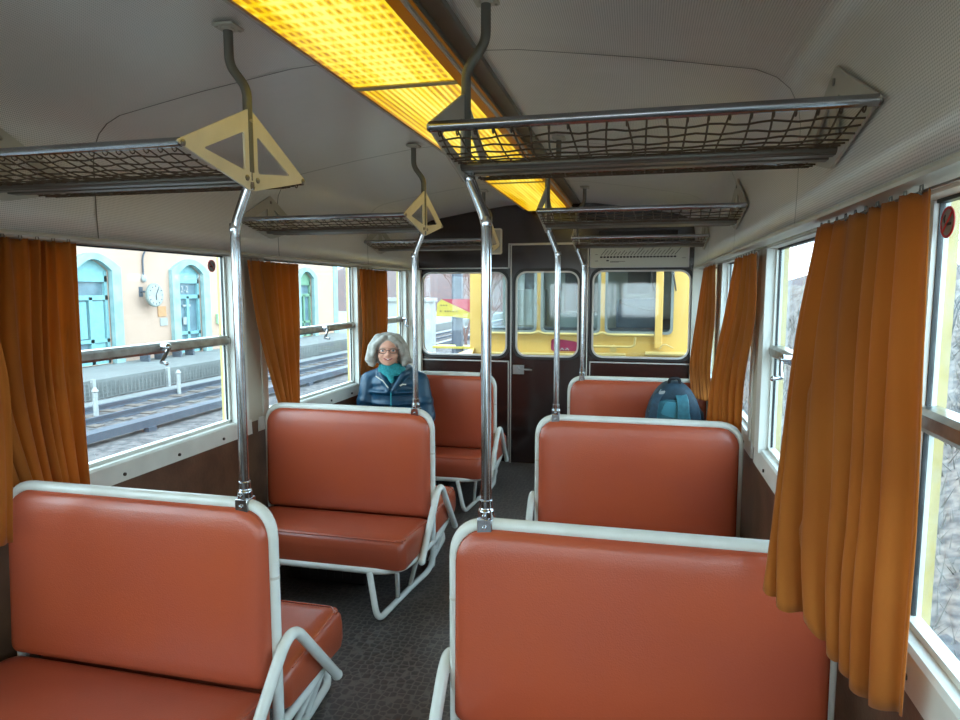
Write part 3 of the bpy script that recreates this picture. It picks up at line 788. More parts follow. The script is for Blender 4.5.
curtain('ochre curtain at the far right beside the backpack and the end wall',
    [(0, [(1.190,5.10,zt+.01),(1.190,4.7,zt+.01),(1.188,4.36,zt+.01)]),
     (.3, [(1.14,4.95,1.33),(1.17,4.7,1.33),(1.205,4.45,1.33)]),
     (.7, [(1.085,4.75,.98),(1.13,4.7,.98),(1.20,4.55,.98)]),
     (1.0, [(1.075,4.42,.80),(1.13,4.40,.79),(1.195,4.37,.78)])],
    7, (.012, .016), 11, hooks=8)
# left side
curtain('pleated ochre curtain at the far left edge, behind the nearest left bench',
    [(0, [(-1.190,1.58,zt+.012),(-1.190,1.76,zt+.012),(-1.188,1.945,zt+.012)]),
     (.5, [(-1.185,1.56,1.2),(-1.188,1.75,1.2),(-1.19,1.94,1.2)]),
     (1.0, [(-1.20,1.685,.74),(-1.20,1.81,.74),(-1.195,1.945,.74)])],
    8, (.016, .020), 14, hooks=6)
curtain('ochre curtain corner hanging at the left picture edge in front of the bench back',
    [(0, [(-1.185,1.36,zt+.01),(-1.185,1.50,zt+.01),(-1.185,1.66,zt+.01)]),
     (.18, [(-1.13,1.35,1.50),(-1.09,1.43,1.50),(-1.06,1.508,1.50)]),
     (.5, [(-1.10,1.33,1.2),(-1.04,1.43,1.2),(-1.01,1.503,1.2)]),
     (1.0, [(-1.12,1.32,.76),(-1.07,1.43,.75),(-1.04,1.503,.745)])],
    4, (.012, .016), 17, hooks=5)
curtain('ochre curtain on the left side between the nearest and the second left window',
    [(0, [(-1.190,2.99,zt),(-1.190,3.24,zt),(-1.188,3.50,zt)]),
     (.4, [(-1.175,3.04,1.30),(-1.18,3.26,1.30),(-1.188,3.50,1.30)]),
     (.75, [(-1.16,3.14,.98),(-1.17,3.29,.98),(-1.188,3.475,.98)]),
     (1.0, [(-1.15,3.24,.74),(-1.17,3.33,.74),(-1.188,3.45,.74)])],
    7, (.013, .019), 20, hooks=8)
curtain('ochre curtain on the left side directly behind the woman',
    [(0, [(-1.190,4.37,zt),(-1.190,4.63,zt),(-1.188,4.89,zt)]),
     (.5, [(-1.188,4.40,1.2),(-1.19,4.62,1.2),(-1.195,4.90,1.2)]),
     (1.0, [(-1.228,4.44,.87),(-1.228,4.64,.87),(-1.228,4.84,.87)])],
    7, (.013, .007), 23, hooks=8)

# ------------------------------------------------------------ woman on the far left bench
def cap(mb, a, b_, r0, r1, n=14):
    a = Vector(a); b_ = Vector(b_); mb.tube([a, a.lerp(b_, .5), b_], [r0, (r0+r1)/2, r1], n); mb.ell(a, (r0,)*3, seg=n); mb.ell(b_, (r1,)*3, seg=n)
PX, PY = -.935, 4.36      # hip centre
person = empty('person', (PX, PY, 0), 'grey-haired woman in glasses, blue jacket and turquoise scarf sitting on the far left bench', 'person')
person.rotation_euler.z = .17
HX, HY, HZ = -.03, -.07, 1.065
def turn(mb, a=.20):
    c_, s_ = math.cos(a), math.sin(a); mb.v = [(HX+(x-HX)*1.19*c_-(y-HY)*s_, HY+(x-HX)*1.19*s_+(y-HY)*c_, z) for x, y, z in mb.v]; return mb    # head centre, relative to the root
b = MB()
# skull, jaw, face
b.ell((HX, HY+.012, HZ+.028), (.071, .088, .085), seg=24, rings=16)
b.ell((HX, HY-.022, HZ-.035), (.056, .060, .068), seg=20, rings=14)
b.ell((HX, HY-.050, HZ-.078), (.026, .024, .020))
b.ell((HX-.034, HY-.052, HZ-.028), (.024, .022, .022)); b.ell((HX+.034, HY-.052, HZ-.028), (.024, .022, .022))
b.ell((HX, HY-.086, HZ-.016), (.0105, .015, .013)); b.tube([(HX, HY-.072, HZ+.022), (HX, HY-.088, HZ-.012)], [.007, .009], 8)
b.ell((HX-.009, HY-.080, HZ-.020), (.007,.009,.007)); b.ell((HX+.009, HY-.080, HZ-.020), (.007,.009,.007))
b.ell((HX, HY-.070, HZ+.030), (.045, .014, .010))
b.ell((HX-.074, HY+.012, HZ-.005), (.010, .018, .028)); b.ell((HX+.074, HY+.012, HZ-.005), (.010, .018, .028))
turn(b)
cap(b, (HX, HY+.022, HZ-.06), (0, .0, .88), .052, .058)
# torso under the clothes, continuous with arms and legs
b.ell((0, .01, .72), (.15, .10, .20)); b.ell((0, .03, .48), (.155, .115, .12)); b.ell((0, .01, .85), (.17, .08, .055))
SH = {-1: (-.185, .01, .842), 1: (.18, .01, .842)}
EL = {-1: (-.215, -.05, .60), 1: (.235, -.03, .60)}
HD = {-1: (-.06, -.30, .50), 1: (.09, -.31, .50)}
for q in (-1, 1):
    cap(b, SH[q], EL[q], .045, .036); cap(b, EL[q], HD[q], .035, .025)
    cap(b, (q*.085, -.0, .45), (q*.09, -.40, .44), .078, .055); cap(b, (q*.09, -.40, .44), (q*.095, -.37, .09), .050, .036)
    h = Vector(HD[q]); dr = (h-Vector(EL[q])).normalized(); sd_ = Vector((-dr.y, dr.x, 0)).normalized()
    pc = h+dr*.05
    b.ell(pc, (.036, .036, .017)); 
    for fi, (off, ln) in enumerate(((-.026,.058),(-.009,.068),(.009,.064),(.026,.050))):
        p0 = pc+sd_*off+dr*.022; p1 = p0+dr*ln*.5+Vector((0,0,-.006)); p2 = p1+dr*ln*.4+Vector((0,0,-.022))
        b.tube([p0, p1, p2], [.0085, .008, .0065], 8); b.ell(p2, (.0065,)*3, seg=8, rings=6)
    t0 = pc-sd_*q*-.028-dr*.012; t1 = t0+sd_*q*.022+dr*.022; t2 = t1+dr*.024
    b.tube([pc, t0, t1, t2], [.012, .0105, .009, .0075], 8); b.ell(t2, (.0075,)*3, seg=8, rings=6)
body = blob('body', b, .0055, M['skin'], person, 4)
# face details
for q in (-1, 1):
    b = MB(); b.ell((HX+q*.030, HY-.0655, HZ+.008), (.0125, .009, .0075)); turn(b); e_ = b.build('eye', M['eyewhite'], person)
    b = MB(); b.ell((HX+q*.030, HY-.0735, HZ+.008), (.0052, .003, .0052)); turn(b).build('iris', M['iris'], e_)
    b = MB(); b.tube([(HX+q*.016, HY-.078, HZ+.024), (HX+q*.03, HY-.080, HZ+.028), (HX+q*.045, HY-.070, HZ+.024)], .0022, 6); turn(b).build('eyebrow', M['hair'], person)
b = MB(); b.tube([(HX-.024, HY-.073, HZ-.043), (HX-.012, HY-.083, HZ-.051), (HX, HY-.0865, HZ-.053), (HX+.012, HY-.083, HZ-.051), (HX+.024, HY-.073, HZ-.043)], [.0035,.0058,.0062,.0058,.0035], 8); mth = turn(b).build('mouth', M['lips'], person)
b = MB(); b.tube([(HX-.017, HY-.0795, HZ-.0455), (HX, HY-.0900, HZ-.0505), (HX+.017, HY-.0795, HZ-.0455)], [.002,.0038,.002], 8); turn(b).build('teeth', M['teeth'], mth)
# spectacles
gl = None
b = MB()
for q in (-1, 1):
    ol = rrect(-.020, .020, -.014, .014, .012, 5); b.tube([(HX+q*.030+x, HY-.088+abs(x+q*.03-q*.0)*.10, HZ+.006+z) for x, z in ol], .0017, 6, closed=True)
    b.tube([(HX+q*.050, HY-.084, HZ+.012), (HX+q*.072, HY-.05, HZ+.014), (HX+q*.076, HY+.015, HZ+.012)], .0018, 6)
b.tube([(HX-.010, HY-.088, HZ+.009), (HX, HY-.092, HZ+.012), (HX+.010, HY-.088, HZ+.009)], .002, 6)
gl = turn(b).build('spectacles', M['glassframe'], person)
# bob haircut
b = MB()
b.ell((HX, HY+.030, HZ+.042), (.092, .098, .088), seg=24, rings=16); b.ell((HX, HY+.045, HZ-.035), (.088, .055, .075))
for q in (-1, 1):
    cap(b, (HX+q*.050, HY-.012, HZ+.09), (HX+q*.086, HY-.012, HZ+.03), .034, .032)
    cap(b, (HX+q*.086, HY-.012, HZ+.03), (HX+q*.104, HY-.018, HZ-.055), .032, .030)
    cap(b, (HX+q*.104, HY-.018, HZ-.055), (HX+q*.090, HY-.03, HZ-.094), .026, .014)
    cap(b, (HX+q*.084, HY+.03, HZ+.0), (HX+q*.095, HY+.03, HZ-.085), .04, .026)
    cap(b, (HX+q*.02, HY-.045, HZ+.098), (HX+q*.072, HY-.052, HZ+.048), .019, .016)
    cap(b, (HX+q*.072, HY-.052, HZ+.048), (HX+q*.084, HY-.045, HZ-.02), .016, .014)
cap(b, (HX+.11, HY-.01, HZ-.05), (HX+.142, HY-.012, HZ-.078), .022, .012)
cap(b, (HX, HY+.08, HZ+.02), (HX, HY+.085, HZ-.09), .06, .045)
hr = blob('hair', turn(b), .005, M['hair'], person, 9)
# scarf and jacket
b = MB()
for k_, (z, r_, rt) in enumerate(((.955, .066, .020), (.930, .076, .024), (.905, .086, .024))):
    cx = HX*(.6-.2*k_); cy = HY*(.5-.2*k_)
    b.tube([(cx+r_*math.cos(a), cy-.005+r_*.95*math.sin(a), z-.012*math.sin(-a)*-1) for a in [j*PI/10 for j in range(20)]], rt, 10, closed=True)
cap(b, (-.02, -.085, .905), (.0, -.10, .86), .03, .018)
blob('scarf', b, .006, M['scarf'], person, 4)
b = MB()
b.ell((0, .01, .72), (.185, .125, .19), seg=24, rings=16); b.ell((0, .005, .835), (.185, .10, .075), seg=24); b.ell((0, .02, .54), (.185, .145, .14), seg=24)
for z in (.78, .70, .62, .54): b.tube([(.186*math.cos(a)*(1.0), .012+.135*math.sin(a), z) for a in [j*PI/12 for j in range(24)]], .012, 8, closed=True)
for q in (-1, 1):
    cap(b, (q*.06, .03, .915), Vector(SH[q])+Vector((0, 0, .012)), .045, .058); cap(b, SH[q], EL[q], .064, .060); cap(b, EL[q], Vector(HD[q])-Vector((q*.0, -.02, 0)), .060, .040)
    b.ell(Vector(SH[q]).lerp(Vector(EL[q]), .55), (.071,.071,.05))
    # open hood collar lapels
    cap(b, (q*.105, .03, .915), (q*.075, -.075, .90), .034, .026); cap(b, (q*.075, -.075, .90), (q*.015, -.125, .80), .026, .014)
b.tube([(-.10, .05, .92), (-.05, .10, .935), (.05, .10, .935), (.10, .05, .92)], .036, 10)
jk = blob('jacket', b, .008, M['jacket'], person, 3)
b = MB(); b.tube([(0.0, -.128, .80), (.0, -.142, .72), (.0, -.146, .60), (0, -.14, .48)], .004, 6); b.build('zip', M['scarf'], jk)
b = MB(); b.tube([(-.115, -.075, .888), (-.06, -.112, .862), (-.018, -.132, .815)], .0045, 6); b.build('collar_edge', M['bracket'], jk)
b = MB(); b.tube([(.06, -.118, .828), (.078, -.112, .838), (.10, -.104, .836)], .005, 6); b.build('chest_logo', M['teeth'], jk)
b = MB()
b.ell((0, .03, .46), (.16, .13, .10))
for q in (-1, 1): cap(b, (q*.085, 0, .455), (q*.092, -.40, .445), .086, .064); cap(b, (q*.092, -.40, .445), (q*.096, -.37, .13), .064, .050)
blob('trousers', b, .008, M['trouser'], person, 3)
for q in (-1, 1):
    b = MB(); cap(b, (q*.096, -.37, .16), (q*.096, -.375, .06), .048, .046); cap(b, (q*.096, -.36, .045), (q*.100, -.51, .034), .042, .034); b.box((q*.098-.038, -.54, .004), (q*.098+.038, -.325, .03))
    blob('boot', b, .007, M['boot'], person, 3)

# ------------------------------------------------------------ backpack on the far right bench
bp_ = empty('backpack', (.962, 4.36, .372), 'dark teal backpack leaning upright on the far right bench', 'backpack')
b = MB(); Ls = []
def bag_outline(ins):
    ol = []
    for i in range(40):
        a = 2*PI*i/40; c, s_ = math.cos(a), math.sin(a)
        x = math.copysign(abs(c)**.8, c)*(.172-ins); z = .26+math.copysign(abs(s_)**.75, s_)*(.27-ins)
        if z > .26: x *= 1-.25*((z-.26)/.27)**1.5
        ol.append((x, z))
    return ol
for ins, y in ((.06,-.125),(.02,-.112),(0,-.085),(-.006,0.0),(0,.09),(.03,.115)): Ls.append([(x, y, z) for x, z in bag_outline(ins)])
b.loops(Ls); sh = b.build('shell', M['bagdark'], bp_)
b = MB(); Ls = []
for ins, y in ((.0,-.118),(.004,-.14),(.03,-.152)):
    ol = []
    for i in range(30):
        a = 2*PI*i/30; c, s_ = math.cos(a), math.sin(a); ol.append((math.copysign(abs(c)**.7, c)*(.125-ins)-.02, y, .23+math.copysign(abs(s_)**.7, s_)*(.205-ins)))
    Ls.append(ol)
b.loops(Ls); b.build('back_panel', M['bagteal'], bp_)
b = MB(); b.loops([[(x, y, z) for x, z in rpoly([(-.085, .345), (.03, .315), (.055, .375), (.04, .42), (-.055, .42)], .02)] for y in (-.14, -.158)]); b.build('top_pocket', mat('light_teal', (60, 130, 146), .6), bp_)
for x0, w_, m_ in ((.052, .036, M['bagteal']), (-.125, .026, M['bagdark'])):
    b = MB(); pts = [(x0*.7, -.10, .47), (x0*.95, -.152, .43), (x0*1.05, -.170, .32), (x0*1.1, -.166, .20), (x0*1.25, -.14, .08)]
    pts = bend(pts, .04, 4); A1 = [(x-w_, y, z) for x, y, z in pts]; A2 = [(x+w_, y, z) for x, y, z in pts]; n_ = len(pts)
    A3 = [(x+w_, y-.014, z) for x, y, z in pts]; A4 = [(x-w_, y-.014, z) for x, y, z in pts]
    b.loops([[A1[i], A2[i], A3[i], A4[i]] for i in range(n_)]); b.build('shoulder_strap', m_, bp_, bevel=.004)
b = MB(); b.tube(bend([(-.035, -.06, .505), (-.03, -.07, .56), (.03, -.07, .56), (.035, -.06, .505)], .02), .010, 8); b.build('grab_handle', M['bagblack'], bp_)
b = MB(); b.tube([(-.152+.0, -.10, .10), (-.165, -.095, .25), (-.14, -.095, .40), (-.08, -.095, .49)], .004, 6); b.tube([(.155, -.10, .08), (.166, -.095, .22), (.14, -.095, .38)], .0035, 6); b.build('edge_piping', mat('pale_piping', (150, 170, 176), .6), bp_)
b = MB(); b.loops([[(x, y, z) for x, z in rpoly([(-.10, .455), (-.06, .47), (-.055, .487), (-.09, .482)], .008)] for y in (-.112, -.12)]); b.build('label_patch', M['whitepaint'], bp_)
b = MB(); b.tube([(.12, -.06, .40), (.17, -.05, .34), (.185, -.03, .26), (.175, .0, .12)], .013, 8); b.build('side_strap', M['bagblack'], bp_)

# ------------------------------------------------------------ yellow railcar coupled beyond the end wall
YR = 6.55
rc = empty('railcar', (0, YR, 0), 'yellow railcar coupled behind the end windows', 'train car')
wA = (-.79, -.275, 1.08, 1.95); wB = (-.20, .352, 1.08, 1.95); wC = (.43, 1.035, 1.08, 1.95)
plate('front_panel', [[(-.945, .60), (1.5, .60), (1.5, 2.4), (-.945, 2.4)]]+[rrect(*q_, .045) for q_ in (wA, wB, wC)], .06, 'xz', (0, .03, 0), M['yellowcar'], rc)
b = MB(); b.box((-.945, .0, .0), (-.885, 2.0, .60)); b.box((-.945, .06, .6), (-.90, .14, 2.4)); b.box((-.90, -.0, -.4), (1.5, .06, .60)); b.box((-.86, .10, 2.05), (1.5, 3, 2.1)); b.box((1.44, .06, .6), (1.5, 3, 2.1)); b.box((-.86, .06, -.3), (1.5, 3, .7)); b.build('body_shell', M['yellowcar'], rc, smooth=False)
for q_ in (wA, wB, wC):
    f_ = plate('window_rubber', [rrect(q_[0]-.018, q_[1]+.018, q_[2]-.018, q_[3]+.018, .055), rrect(q_[0]+.008, q_[1]-.008, q_[2]+.008, q_[3]-.008, .04)], .02, 'xz', (0, -.004, 0), M['cabwall'], rc)
    plate('pane', [rrect(*q_, .045)], .004, 'xz', (0, .03, 0), M['glass_f'], f_)
b = MB(); b.tube([(-.80, -.03, 1.055), (-.30, -.03, 1.055), (-.235, -.035, 1.075), (-.17, -.03, 1.055), (.33, -.03, 1.055), (.39, -.035, 1.075), (.45, -.03, 1.055), (.88, -.03, 1.055)], .014, 8); b.build('waist_rail', M['paleyellow'], rc)
b = MB(); b.box((.885, -.06, .93), (.955, -.01, 2.05)); b.build('vertical_bar', M['yellowcar'], rc, smooth=False, bevel=.01)
b = MB(); b.tube(bend([(.30, -.09, .945), (.66, -.09, .945), (.70, -.09, .96), (.705, -.09, 1.04)], .02), .011, 8); b.cyl((.50, -.09, .945), (.50, 0, .945), .012); b.box((.47, -.105, .89), (.53, -.09, .945)); b.tube(bend([(.93, -.09, .93), (.97, -.1, .985), (1.06, -.09, .94)], .03), .006, 6); b.build('coupling_hose', M['paleyellow'], rc)
b = MB(); b.box((.80, -.16, .875), (1.28, .0, .90)); b.box((.30, -.14, .865), (.62, 0, .878)); b.box((-.75, -.14, .850), (.62, 0, .865)); b.build('step_plate', M['paleyellow'], rc, smooth=False, bevel=.006)
b = MB(); b.add([(-1.75, -.2, .70), (-.9, -.2, .78), (-.9, .0, .90), (-1.35, .0, .74), (-1.75, .0, .70)], [(0,1,2,3,4)]); b.box((-1.4, -.2, .55), (-.9, .0, .74)); b.box((-1.75, -.22, .68), (-.9, .02, .70)); b.build('buffer_shelf', M['yellowcar'], rc, smooth=False)
plate('emblem', [rpoly([(-.11, .885), (.20, .885), (.20, .955), (.12, .985), (.0, 1.0), (-.11, 1.005)], .03)], .008, 'xz', (0, -.006, 0), M['magenta'], rc)
b = MB()
for x in (-.06, .0, .05): b.tube([(x-.015, -.013, .895), (x, -.013, .915), (x+.018, -.013, .895)], .006, 6)
b.build('emblem_mark', M['whitepaint'], rc)
# cab interior
b = MB(); b.box((-.88, 1.35, .7), (1.44, 1.4, 2.05)); b.build('cab_wall', M['cabwall'], rc, smooth=False)
b = MB(); b.box((-.88, .10, 1.0), (1.44, .42, 1.10)); b.box((.95, .2, 1.1), (1.2, .38, 1.2)); b.build('cab_console', M['cabdark'], rc, smooth=False, bevel=.01)
b = MB(); ol = [(.50, 1.08), (.98, 1.08), (.97, 1.40)]+[(.97-.43*t, 1.40-.0*t) for t in (.5, 1)]+[(.50, 1.36)]
b.loops([[(x, y, z) for x, z in ol] for y in (.55, .65)]); b.build('driver_seat', M['cabseat'], rc, smooth=False, bevel=.02)
b = MB(); b.tube([(.53+.42*t, .53, 1.37-.22*math.sin(PI*(.5+t*.5))*0-.09*math.sin(PI*t*.55)) for t in [i/10 for i in range(11)]], .014, 8); b.build('seat_edge', M['rubber'], rc)
b = MB(); b.box((-.15, .5, 1.08), (.33, .9, 1.24)); b.box((-.75, .9, 1.08), (-.3, 1.1, 1.5)); b.build('cab_cabinet', M['cabwall'], rc, smooth=False, bevel=.01)
b = MB(); b.box((-.12, 1.30, 1.25), (.05, 1.35, 2.0)); b.box((.6, 1.30, 1.45), (.85, 1.35, 2.0)); b.box((-.60, 1.3, 1.1), (-.4, 1.35, 2.0)); b.build('cab_window', M['cabdark'], rc, smooth=False)
for x in (-.08, .80, .84, 1.0):
    b = MB(); b.tube([(x, -.03, 1.97), (x+.03, -.03, 1.7), (x+.07, -.03, 1.48)], .007, 6); b.build('wiper', M['rubber'], rc)

# ------------------------------------------------------------ outside left: tracks, platform, station
b = MB(); b.box((-60, -30, -1.35), (3.2, 90, -1.06)); g = b.build('ground', M['gravel'], smooth=False); tag(g, 'grey-pink gravel track bed', kind='structure')
b = MB(); b.box((-40, -20, -1.06), (-11.6, 70, -.60)); tag(b.build('platform', M['platform'], smooth=False), 'pale concrete station platform', kind='structure')
b = MB(); b.box((-11.05, -20, -1.06), (-10.65, 60, -.98)); tag(b.build('path', M['platform'], smooth=False), kind='structure')
def track(x0, x1, label):
    root = empty('railway_track', ((x0+x1)/2, 20, -1.06), label, 'railway track')
    hw = abs(x1-x0)/2
    for x in (-hw, hw):
        b = MB(); b.loops([[(x+dx, y, z) for dx, z in ((-.06,0),(.06,0),(.06,.015),(.012,.03),(.012,.09),(.034,.10),(.034,.135),(-.034,.135),(-.034,.10),(-.012,.09),(-.012,.03),(-.06,.015))] for y in (-35, 45)])
        b.build('rail', M['rail'], root, smooth=False)
    b = MB()
    for i in range(110): y = -33+i*.7; b.box((-hw-.3, y, -.04), (hw+.3, y+.22, .02))
    s_ = b.build('sleepers', M['sleeper'], root, smooth=False); s_['kind'] = 'stuff'
track(-10.35, -9.35, 'gravel-bedded railway track outside the left windows')
b = MB(); b.box((-8.12, -20, -.98), (-7.86, 60, -.84)); 
for i in range(14): b.box((-7.92, -2+i*3, -1.06), (-7.81, -1.8+i*3, -.98))
tag(b.build('conductor_rail', M['rail'], smooth=False), 'dark conductor rail, closest line outside the left windows', 'rail')
fn = empty('wire_fence', (-11.48, 15, -1.06), 'low wire mesh fence along the platform edge', 'fence')
b = MB()
for i in range(200): b.box((-.004, -8+i*.13, .03), (.004, -7.965+i*.13, .42))
for z in (.04, .13, .22, .31, .41): b.box((-.006, -8, z), (.006, 18, z+.012))
b.build('mesh_panel', M['fencewire'], fn, smooth=False)
for i, y in enumerate((-4.9, -2.4, .1, 2.6, 5.1)):
    b = MB(); b.box((-.04, y-.04, 0), (.04, y+.04, .50)); b.build('post', M['whitepaint'], fn, smooth=False)
for i, (x, y) in enumerate(((-9.9, 11.0), (-10.3, 14.0))):
    b = MB(); b.lathe([(.05, 0), (.05, .5), (.07, .52), (.03, .6)], (0,0,0), 'z', 12); o = b.build('marker_post', M['whitepaint']); o.location = (x, y, -1.06)
    tag(o, ['short white marker post beside the track, left of two', 'short white marker post beside the track, right of two'][i], 'post')
# station building
BX = -14
st = empty('station_building', (BX, 20, -.6), 'peach rendered station building with pale blue stone door surrounds', 'building')
doors = [15.35, 19.42, 27.4]
def arch_ol(yc, hw, z0, zs, rise, n=10):
    pts = [(yc-hw, z0), (yc+hw, z0), (yc+hw, zs)]
    for i in range(1, n): a = i/n; pts.append((yc+hw-2*hw*a, zs+rise*math.sin(PI*a)))
    pts.append((yc-hw, zs)); return pts
oy = lambda pts: [(y-20, z+.6) for y, z in pts]
plate('facade', [oy([(4, -.6), (30.6, -.6), (30.6, 5.2), (4, 5.2)])]+[oy(arch_ol(d, .62, -.59, 2.05, .3)) for d in doors], .3, 'yz', (-.15, 0, 0), M['peach'], st)
b = MB(); b.box((-9, -16, 0), (-.3, 10.6, 5.8)); b.build('body', M['peach'], st, smooth=False)
b = MB(); b.box((-9.3, -16.3, 5.8), (.5, 10.9, 6.0)); b.build('eaves', M['stone'], st, smooth=False)
b = MB(); b.box((-.2, 10.25, 0), (.03, 10.7, 5.8)); b.build('quoins', M['stone'], st, smooth=False)
for d in doors:
    sr = plate('door_surround', [oy(arch_ol(d, .95, -.6, 2.15, .38)), oy(arch_ol(d, .62, -.62, 2.05, .3))], .16, 'yz', (.06, 0, 0), M['stone'], st)
    dj = MB(); yc = d-20
    dj.box((-.14, yc-.62, 2.35), (-.08, yc+.62, 3.0))           # blue tympanum
    for y0, y1, z0, z1 in ((-.62,-.52,0,2.65),(.52,.62,0,2.65),(-.06,.06,0,1.9),(-.62,.62,1.82,1.95),(-.62,.62,.62,.72),(-.62,.62,0,.15),(-.62,.62,2.33,2.5)): dj.box((-.14, yc+y0, z0), (-.06, yc+y1, z1))
    dj.build('door_joinery', M['greendoor'] if d > 25 else M['bluedoor'], st, smooth=False)
    b = MB(); b.box((-.155, yc-.6, 0), (-.142, yc+.6, 2.9)); b.build('door_glass', M['doorglass'], st, smooth=False)
b = MB(); b.box((-.135, -4.65-.46, .75), (-.10, -4.65-.12, 1.78)); b.box((-.135, -4.65+.1, .15), (-.10, -4.65+.48, 1.8)); b.build('window_curtain', M['bluedoor'], st, smooth=False)
text('transom_number', '2-2', .3, 'yz', (-.09, 19.32-20, 2.12), M['whitepaint'], st)
b = MB(); b.box((-.1, -.80, 1.55), (-.08, -.42, 1.62)); b.box((-.1, -.82, .95), (-.08, -.52, 1.2)); b.build('door_notice', M['whitepaint'], st, smooth=False)
# things on the facade
ck = empty('station_clock', (BX+.30, 17.42, 1.35), 'round white station clock on the peach facade', 'clock')
b = MB(); b.lathe([(.33, -.04), (.36, -.03), (.36, .03), (.33, .05)], (0,0,0), 'x', 32); b.build('case', M['cabwall'], ck)
b = MB(); b.lathe([(.32, .03), (.32, .055)], (0,0,0), 'x', 32); fc = b.build('dial', M['whitepaint'], ck)
b = MB()
for i in range(12):
    a = i*PI/6; b.tube([(.057, .25*math.sin(a), .25*math.cos(a)), (.057, .29*math.sin(a), .29*math.cos(a))], .012, 6)
b.build('hour_mark', M['ink'], ck)
b = MB(); b.tube([(.06, 0, 0), (.06, .01, -.15)], .016, 6); b.build('hour_hand', M['ink'], ck)
b = MB(); b.tube([(.062, 0, 0), (.062, .12, .20)], .011, 6); b.build('minute_hand', M['ink'], ck)
b = MB(); b.cyl((-.32, -.22, .1), (-.0, -.22, .1), .03); b.box((-.32, -.3, -.05), (-.29, -.14, .25)); b.build('wall_arm', M['grey'], ck)
b = MB(); b.box((0, -.18, -.16), (.03, .18, .16)); o = b.build('plaque', M['orangeplaque'], smooth=False); o.location = (BX+.0, 18.06, .83); tag(o, 'small orange plaque below the station clock', 'plaque')
b = MB(); b.box((0, -.16, -.12), (.03, .16, .12)); o = b.build('notice', M['whitepaint'], smooth=False); o.location = (BX+.0, 18.12, .50); tag(o, 'white notice on the facade under the orange plaque', 'notice')
b = MB(); b.box((0, -.14, -.18), (.1, .14, .18)); o = b.build('letter_box', M['greenbox'], smooth=False, bevel=.02); o.location = (BX+.0, 20.95, .48); tag(o, 'green box on the facade right of the station door', 'box')
la = empty('facade_lamp', (BX, 17.3, 1.9), 'grey lamp on a curved arm above the station clock', 'lamp')
b = MB(); b.tube(bend([(.04, 0, 0), (.04, 0, .75), (.3, .25, 1.0), (.9, .6, 1.12)], .3, 8), .025, 8); b.build('arm', M['grey'], la)
b = MB(); b.box((.75, .45, 1.06), (1.2, .95, 1.16)); b.build('lamp_head', M['grey'], la, smooth=False, bevel=.03)
b = MB(); b.ell((.05, 0, -.05), (.07, .09, .12)); b.build('junction_box', M['whitepaint'], la)
for i, (x, y) in enumerate(((-13.45, 16.9), (-13.45, 18.3))):
    bn = empty('platform_bench', (x, y, -.6)); 
    b = MB(); b.box((-.2, -.45, .40), (.2, .45, .46)); b.build('seat', M['sleeper'], bn, smooth=False)
    for q in (-.3, .3):
        b = MB(); b.box((-.15, q-.04, 0), (.15, q+.04, .42)); b.build('leg', M['grey'], bn, smooth=False)
    tag(bn, ['grey bench on the platform below the station clock, left one', 'grey bench on the platform beside the station door, right one'][i], 'bench', 'platform benches')
# further left exterior: lamp posts, fence rail, mountain, small signal
def lamp_post(x, y, h, label, name='lamp_post'):
    root = empty(name, (x, y, -1.06), label, 'post')
    b = MB(); b.tube([(0,0,0), (0,0,h)], [.09, .05], 10); b.build('pole', M['grey'], root)
    b = MB(); b.box((-.06, -.5, h-.04), (.06, .1, h+.06)); b.build('lamp_head', M['grey'], root, smooth=False, bevel=.02)
lamp_post(-10.85, 25.5, 7.0, 'tall grey lamp post beyond the station seen through the second left window')
lamp_post(-4.9, 20.0, 7.5, 'thin pale lamp post seen through the left end window')
sg_ = empty('signal_post', (-8.9, 17.0, -1.06), 'small white post with red head seen through the second left window', 'signal')
b = MB(); b.tube([(0,0,0), (0,0,1.35)], .035, 8); b.build('pole', M['whitepaint'], sg_); b = MB(); b.box((-.09, -.09, 1.35), (.09, .09, 1.65)); b.build('red_head', M['signred'], sg_, smooth=False, bevel=.02); b = MB(); b.box((-.12,-.12,0), (.12,.12,.2)); b.build('foot_box', M['whitepaint'], sg_, smooth=False)
def ridge(nm, cx, cy, L_, ang, H_, m_, seed, label, base=-1.2, depth=30):
    rnd = random.Random(seed); n = 60; vs = []; fs = []
    hs = [H_*(.55+.25*math.sin(i*.17+seed)+.12*math.sin(i*.43+seed*2)+.06*rnd.random()) for i in range(n)]
    for j in range(9):
        t = j/8
        for i in range(n): vs.append((-L_/2+L_*i/(n-1), depth*(t-.5)*1.0, base+hs[i]*math.sin(PI*min(.5, t*.5)*1.0)*(1 if j else 0)+rnd.uniform(-.02, .02)*H_*(1 if 0 < j < 8 else 0)))
    for j in range(8):
        for i in range(n-1): fs.append((j*n+i, j*n+i+1, (j+1)*n+i+1, (j+1)*n+i))
    b = MB(); b.add(vs, fs); o = b.build(nm, m_); o.location = (cx, cy, 0); o.rotation_euler = (0, 0, ang); tag(o, label, kind='structure')
ridge('mountain', -70, 150, 220, .35, 26, M['hill'], 2, 'snowy mountain beyond the station', depth=60)
ridge('hillside', -12, 75, 90, .1, 8.5, M['brick'], 4, 'brown wooded hillside beyond the track', depth=24)
